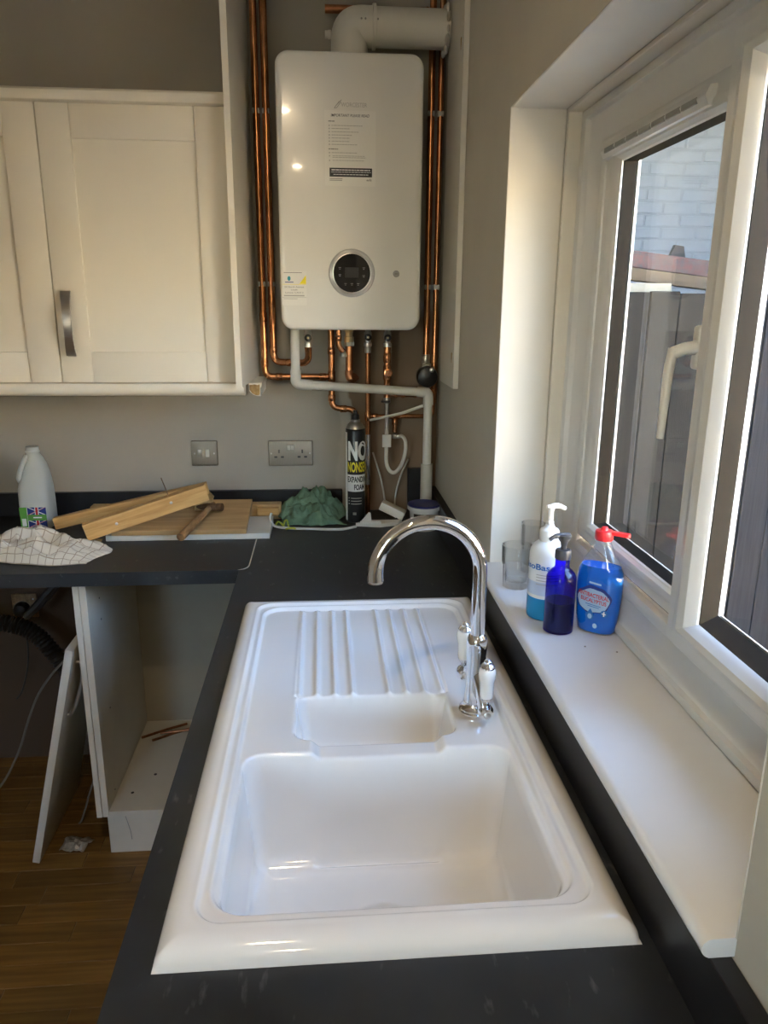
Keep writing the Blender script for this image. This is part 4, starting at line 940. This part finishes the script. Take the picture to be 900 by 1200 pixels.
# hammer
hm = thing('hammer', 'old hammer with a dark wooden handle lying on the pine panel', 'hammer', (-.415, 2.115, .951))
p0, p1 = Vector((-.418, 2.110, .962)), Vector((-.352, 2.330, 1.0025)); pts = [p0.lerp(p1, i / 10) for i in range(11)]
make('shaft', tube(pts, [.0125, .0128, .0122, .0115, .011, .0105, .010, .0095, .009, .009, .009], 12), 'hammer_wood', hm)
hc = Vector((-.358, 2.308, .9990)); ax = Vector((.06, -.02, .004)).normalized()
make('head', tube([hc - ax * .052 + Vector((0, 0, .002)), hc - ax * .035, hc - ax * .014, hc + ax * .012, hc + ax * .020, hc + ax * .022, hc + ax * .040], [.004, .008, .0125, .0125, .010, .0125, .0125], 14), 'rusty_steel', hm)

# white cable, wires, trunking pieces
solo('worktop_cable', tube(smooth([(-.172, 2.345, .965), (-.176, 2.33, .95), (-.165, 2.315, .935), (-.145, 2.305, .930), (-.10, 2.290, .930), (-.04, 2.282, .930), (.02, 2.272, .930), (.06, 2.275, .930), (.098, 2.300, .930)]), .0045, 10), 'cable_white', 'white cable curling from the green rag along the worktop', 'cable', (0, 2.28, T))
for i, (pp, lb) in enumerate((([(-.160, 2.325, .928), (-.150, 2.318, .945), (-.138, 2.315, .938), (-.13, 2.31, .928)], 'yellow and green wire offcut nearest the painted board'), ([(-.135, 2.305, .928), (-.128, 2.303, .950), (-.120, 2.300, .952), (-.114, 2.296, .928)], 'yellow and green wire offcut standing up before the green rag'), ([(-.125, 2.29, .928), (-.105, 2.285, .933), (-.088, 2.288, .928)], 'yellow and green wire offcut lying flat beside the white cable'))):
    solo('wire_offcut', tube(smooth(pp), .003, 6), 'wire_yellow', lb, 'wire', (pp[0][0], pp[0][1], T), 'wire offcuts')
p = thing('plastic_bracket', 'white plastic bracket with a triangular fin by the foam can', 'bracket', (.14, 2.32, T))
make('plate', prism([(.098, 2.318), (.175, 2.300), (.235, 2.320), (.250, 2.350), (.150, 2.352)], 2, T + .0006, T + .012), 'white_plastic', p)
make('fin', prism([(.112, T + .012), (.150, T + .012), (.146, T + .044), (.140, T + .046)], 1, 2.318, 2.324), 'white_plastic', p)
make('rib', box((.112, 2.300, T + .0121), (.178, 2.306, T + .022), .001, 1), 'white_plastic', p)
q = thing('plastic_block', 'white plastic offcut with a dark end behind the bracket', 'offcut', (.23, 2.38, T))
M4 = Matrix.Translation((.225, 2.378, T + .036)) @ Matrix.Rotation(R(-14), 4, 'Z') @ Matrix.Rotation(R(24), 4, 'Y')
make('block', rot_bm(box((-.045, -.022, -.014), (.04, .022, .014), .003), M4), 'white_plastic', q)
make('dark_wedge', prism([(.200, T + .0006), (.262, T + .0006), (.262, T + .022), (.250, T + .026)], 1, 2.353, 2.356), 'black_plastic', q)

# foam can
FX, FY, FR = .1005, 2.385, .0315
fc = thing('foam_can', 'tall black aerosol can of expanding foam on the worktop', 'aerosol can', (FX, FY, T))
make('can', lathe([(.028, .0006), (.0310, .002), (FR, .005), (FR, .299), (.0305, .302), (.0312, .304), (.0312, .307), (.029, .309)], (FX, FY, T), 36), 'can_black', fc)
make('shoulder', lathe([(.0305, .3085), (.029, .314), (.024, .322), (.018, .327), (.0145, .329), (.0155, .331), (.0155, .336), (.012, .337)], (FX, FY, T), 32), 'can_metal', fc)
make('valve', lathe([(.011, .336), (.0125, .338), (.0125, .352), (.008, .354), (.006, .362), (.006, .366)], (FX, FY, T), 16), 'black_plastic', fc)
make('white_stripe', band(FX, FY, FR + .0006, R(-89), R(-56), T + .008, T + .298, 6), 'print_white', fc)
make('white_band', band(FX, FY, FR + .0006, R(-55), R(75), T + .106, T + .162), 'print_white', fc)
make('lettering', text_bm('NO', cyl(FX, FY, FR + .0016, R(-46), T + .212), .056, .070, 'LEFT', bold=.05), 'print_white', fc)
make('lettering', text_bm('NONSENSE', cyl(FX, FY, FR + .0016, R(-50), T + .172), .031, .092, 'LEFT', bold=.03, shear=.0), 'print_yellow', fc)
make('lettering', text_bm('EXPANDING', cyl(FX, FY, FR + .0018, R(-50), T + .138), .018, .078, 'LEFT', bold=.03), 'print_black', fc)
make('lettering', text_bm('FOAM', cyl(FX, FY, FR + .0018, R(-10), T + .113), .017, .036, 'LEFT', bold=.03), 'print_black', fc)
for i in range(3):
    make('print_line', band(FX, FY, FR + .0008, R(-30), R(35), T + .083 - i * .0095, T + .0855 - i * .0095, 8), 'print_lightgrey', fc); make('bullet', band(FX, FY, FR + .0008, R(-45), R(-40), T + .083 - i * .0095, T + .0860 - i * .0095, 2), 'print_white', fc)
make('hazard_mark', text_bm('▲', cyl(FX, FY, FR + .0012, R(-8), T + .028), .010, .012), 'print_grey', fc) if False else make('hazard_mark', band(FX, FY, FR + .0008, R(-18), R(2), T + .028, T + .037, 4), 'print_grey', fc)
# tub
tb = thing('plastic_tub', 'small white tub with a dark blue lid in the corner', 'tub', (.314, 2.283, T))
make('pot', lathe([(.040, .0006), (.0415, .003), (.0470, .066), (.0475, .068)], (.314, 2.283, T), 36), 'tub_white', tb)
make('rim', lathe([(.0475, .0655), (.0525, .066), (.0530, .069), (.0530, .077), (.050, .0785), (.048, .0785)], (.314, 2.283, T), 36), 'tub_white', tb)
make('lid', lathe([(.0515, .0775), (.0525, .0785), (.0525, .082), (.0500, .084), (.047, .0825), (0, .0825)], (.314, 2.283, T), 36), 'lid_blue', tb)
make('print_mark', band(.314, 2.283, .0477, R(-50), R(-5), T + .045, T + .058, 8), 'print_black', tb)

# ================================================================== ON THE WINDOW SILL
def tumbler(label, cx, cy, r, h_, facets):
    t = thing('drinking_glass', label, 'glass', (cx, cy, SZ), group='glasses on the sill')
    seg = 40; bm = BM(); rings = []
    outer_ = [(.80, .0004), (.86, .002), (.88, .30), (.90, .52), (.985, .56), (1.0, .60), (1.03, 1.0)]; inner_ = [(.96, 1.0), (.93, .60), (.80, .52), (.72, .15), (.0, .13)]
    for i, (f_, z_) in enumerate(outer_ + inner_):
        rg = []
        for k_ in range(seg):
            a = 2 * math.pi * k_ / seg; q_ = f_ * r
            if facets and i in (1, 2, 3): q_ *= 1 + .035 * math.cos(a * 10)
            rg.append(bm.verts.new((cx + max(q_, 1e-4) * math.cos(a), cy + max(q_, 1e-4) * math.sin(a), SZ + .0004 + z_ * h_)))
        rings.append(rg)
    for a, b_ in zip(rings, rings[1:]):
        for k_ in range(seg): bm.faces.new((a[k_], a[(k_ + 1) % seg], b_[(k_ + 1) % seg], b_[k_]))
    bm.faces.new(list(reversed(rings[0]))); bm.faces.new(rings[-1]); bmesh.ops.recalc_face_normals(bm, faces=bm.faces)
    make('tumbler', bm, 'tumbler_glass', t, ang=50)
tumbler('faceted clear tumbler standing nearest the sink edge of the sill', .404, 1.478, .0315, .092, True)
tumbler('taller clear tumbler half hidden behind the white pump bottle', .463, 1.572, .0265, .112, True)
# white pump bottle
lx, lyy, lr = .4195, 1.318, .0340
l = thing('lotion_bottle', 'white and blue pump lotion bottle on the sill', 'pump bottle', (lx, lyy, SZ))
make('bottle', lathe([(.030, .0006), (.033, .003), (lr, .008), (lr, .128), (.0325, .136), (.028, .144), (.021, .150), (.0175, .153)], (lx, lyy, SZ), 40), 'lotion_white', l, ang=60)
make('blue_base', lathe([(.0303, .0004), (.0334, .003), (lr + .0005, .008), (lr + .0005, .045), (lr, .0452)], (lx, lyy, SZ), 40), 'lotion_blue', l)
make('pale_band', band(lx, lyy, lr + .0006, R(-95), R(95), SZ + .052, SZ + .078), 'lotion_band', l)
make('lettering', text_bm('IsoBase', cyl(lx, lyy, lr + .0014, R(-92), SZ + .103), .0112, .062, 'LEFT', bold=.02), 'print_blue', l)
for i, (z_, a1) in enumerate(((.092, 30), (.087, 22), (.081, 38), (.0735, 20))): make('print_line', band(lx, lyy, lr + .0009, R(-50), R(a1), SZ + z_, SZ + z_ + .0016, 10), 'print_lightgrey', l)
make('collar', lathe([(.0175, .152), (.0182, .154), (.0182, .172), (.0165, .175), (.0120, .177), (.0095, .180), (.0080, .184)], (lx, lyy, SZ), 24), 'lotion_white', l)
pm = make('pump', lathe([(.0062, .183), (.0075, .186), (.0075, .189), (.0052, .191), (.0048, .209), (.0070, .212), (.0070, .218), (.004, .220)], (lx, lyy, SZ), 18), 'white_plastic', l)
make('spout', tube(smooth([(lx - .008, lyy - .002, SZ + .2175), (lx + .004, lyy + .002, SZ + .2185), (lx + .018, lyy + .008, SZ + .217), (lx + .031, lyy + .013, SZ + .2105)]), [.004] * 6 + [.0052] * 6 + [.0042] * 7, 12), 'white_plastic', pm)
# cobalt pump bottle
cx_, cy_, r_ = .4255, 1.249, .0270
c = thing('cobalt_bottle', 'dark cobalt blue bottle with a black pump on the sill', 'pump bottle', (cx_, cy_, SZ))
make('bottle', lathe([(.024, .0006), (.027, .002), (r_, .007), (r_, .098), (.0268, .106), (.0235, .113), (.0185, .119), (.0140, .123), (.0128, .127), (.0128, .142)], (cx_, cy_, SZ), 40), 'cobalt', c, ang=60)
make('contents', lathe([(.022, .003), (.0262, .006), (.0264, .060), (0, .061)], (cx_, cy_, SZ), 32), 'cobalt_liquid', c)
make('collar', lathe([(.0135, .1395), (.0145, .141), (.0145, .154), (.0130, .157), (.0078, .158)], (cx_, cy_, SZ), 24), 'pump_grey', c)
pm = make('pump', lathe([(.0055, .157), (.0050, .163), (.0065, .170), (.0110, .177), (.0128, .181), (.0128, .184), (.010, .186)], (cx_, cy_, SZ), 20), 'pump_grey', c)
make('spout', tube(smooth([(cx_ + .010, cy_ + .002, SZ + .183), (cx_ - .006, cy_ - .001, SZ + .184), (cx_ - .020, cy_ - .004, SZ + .182), (cx_ - .028, cy_ - .006, SZ + .177)]), [.0045] * 12 + [.0035] * 7, 10), 'pump_grey', pm)
# washing-up liquid
s = thing('washing_up_liquid', 'clear bottle of blue washing-up liquid with a red cap', 'soap bottle', (.4960, 1.243, SZ), (0, 0, R(-38)))
def osec(hx, hy, z_, e=2.6, dx=0): return sq(dx, 0, hx, hy, z_, e, 36)
prof = [(.0006, .031, .018), (.004, .035, .0205), (.03, .039, .0222), (.07, .0420, .0232), (.095, .0425, .0232), (.118, .0405, .0225), (.140, .030, .019), (.160, .019, .0145), (.170, .0135, .0125), (.178, .0125, .0120), (.186, .0125, .0120)]
make('bottle', loft([osec(hx, hy, z_) for z_, hx, hy in prof]), 'clear_plastic', s, ang=60)
make('liquid', loft([osec(hx - .0012, hy - .0012, z_) for z_, hx, hy in [(.003, .033, .0195), (.006, .0352, .0206), (.03, .039, .0222), (.07, .0420, .0232), (.095, .0425, .0232), (.118, .0405, .0225), (.128, .0363, .0208)]]), 'soap_blue', s, ang=60)
cp = make('cap', lathe([(.0150, .176), (.0162, .178), (.0162, .190), (.0150, .193), (.007, .194), (.0055, .199), (.004, .200)], (0, 0, 0), 28), 'cap_red', s)
make('flip_tab', prism(rrect(.008, .046, -.0055, .0055, .005, 4), 2, .1875, .1935), 'cap_red', cp)
def onface(u0, z0):             # follow the bulge of the front
    def fn(u, v):
        z_ = z0 + v; hx = np.interp(z_, [p[0] for p in prof], [p[1] for p in prof]); hy = np.interp(z_, [p[0] for p in prof], [p[2] for p in prof]); x_ = u0 + u
        q_ = min(.999, abs(x_) / hx); return (x_, -hy * (1 - q_ ** 2.6) ** (1 / 2.6) - .0010, z_)
    return fn
def blob(pts2, off=0.):
    bm = BM(); fn = onface(0, 0); vs_ = []
    for p_ in pts2:
        q_ = fn(*p_); vs_.append(bm.verts.new((q_[0], q_[1] - off, q_[2])))
    cxx = sum(p_[0] for p_ in pts2) / len(pts2); czz = sum(p_[1] for p_ in pts2) / len(pts2); q_ = fn(cxx, czz); cv = bm.verts.new((q_[0], q_[1] - off, q_[2]))
    for i in range(len(vs_)): bm.faces.new((vs_[i], vs_[(i + 1) % len(vs_)], cv))
    return bm
circ = lambda cx, cz, rx, rz, wob=0, n=28: [(cx + rx * math.cos(2 * math.pi * i / n) * (1 + wob * math.sin(5 * 2 * math.pi * i / n)), cz + rz * math.sin(2 * math.pi * i / n) * (1 + wob * math.cos(7 * 2 * math.pi * i / n))) for i in range(n)]
make('splash_print', blob(circ(-.003, .068, .0325, .0265, .05)), 'print_navy', s)
eb = make('white_print', blob(circ(-.003, .066, .0295, .0225, .04), .0004), 'print_paleblue', s)
make('lettering', text_bm('ANTIBACTERIAL', lambda u, v: (lambda q: (q[0], q[1] - .0010, q[2]))(onface(-.003, .0725)(u, v - .10 * u)), .0078, .057, bold=.02), 'print_red', eb)
make('lettering', text_bm('EUCALYPTUS', lambda u, v: (lambda q: (q[0], q[1] - .0010, q[2]))(onface(-.002, .0625)(u, v - .10 * u)), .0072, .047, bold=.02), 'print_red', eb)
make('print_line', blob([(-.016, .0585), (.012, .0560), (.012, .0572), (-.016, .0597)], .0009), 'print_blue', eb)
make('print_line', blob([(-.012, .0550), (.009, .0530), (.009, .0542), (-.012, .0562)], .0009), 'print_blue', eb)
make('drop_print', blob([(-.006, .051), (-.011, .043), (-.014, .037), (-.0125, .031), (-.007, .028), (-.001, .030), (.001, .036), (-.002, .044)], .0009), 'print_blue', eb)
make('drop_highlight', blob(circ(-.0065, .036, .004, .005), .0013), 'print_paleblue', eb)
pc = make('plus_disc', blob(circ(.0185, .0445, .0062, .0068), .0009), 'print_blue', eb)
bm = blob([(.0150, .0440), (.0220, .0430), (.0220, .0450), (.0150, .0460)], .0013); b2 = blob([(.0176, .0400), (.0196, .0400), (.0196, .0490), (.0176, .0490)], .0013)
m_ = bpy.data.meshes.new('x'); b2.to_mesh(m_); b2.free(); bm.from_mesh(m_); bpy.data.meshes.remove(m_); make('plus', bm, 'print_white', pc)
make('brand_line', blob([(-.012, .0985), (.010, .0965), (.010, .1000), (-.012, .1020)], .0004), 'print_paleblue', s)
make('recycle_mark', blob(circ(.0035, .018, .004, .005), .0004), 'print_paleblue', s)
# crumbs on the sill
for x_, y_, lb in ((.452, 1.175, 'tiny dark crumb on the sill in front of the cobalt bottle'), (.50, 1.15, 'tiny dark crumb on the sill in front of the soap bottle')):
    solo('crumb', lathe([(.0006, .0003), (.002, .0008), (.0014, .002), (.0003, .0026)], (x_, y_, SZ), 6), 'print_grey', lb, 'crumb', (x_, y_, SZ))

# ================================================================== CEILING LAMPS (seen mirrored in the boiler front)
for i, (x_, y_) in enumerate(((-.19, .13), (-.165, -1.5))):
    d = thing('ceiling_downlight', ('round warm downlight in the ceiling above the sink', 'round warm downlight in the ceiling farther from the window wall')[i], 'downlight', (x_, y_, ZC), group='ceiling downlights')
    make('bezel', lathe([(.030, -.004), (.044, -.006), (.045, -.0005), (.030, -.0005)], (x_, y_, ZC), 28), 'nickel', d)
    la = bpy.data.lights.new('downlight', 'AREA'); la.shape = 'DISK'; la.size = .058; la.energy = 3; la.color = (1, .78, .50)
    lo = bpy.data.objects.new('downlight_lamp', la); COL.objects.link(lo); lo.parent = d; lo.location = (0, 0, -.0075)

for o in bpy.data.objects:
    if '_local' in o: del o['_local']
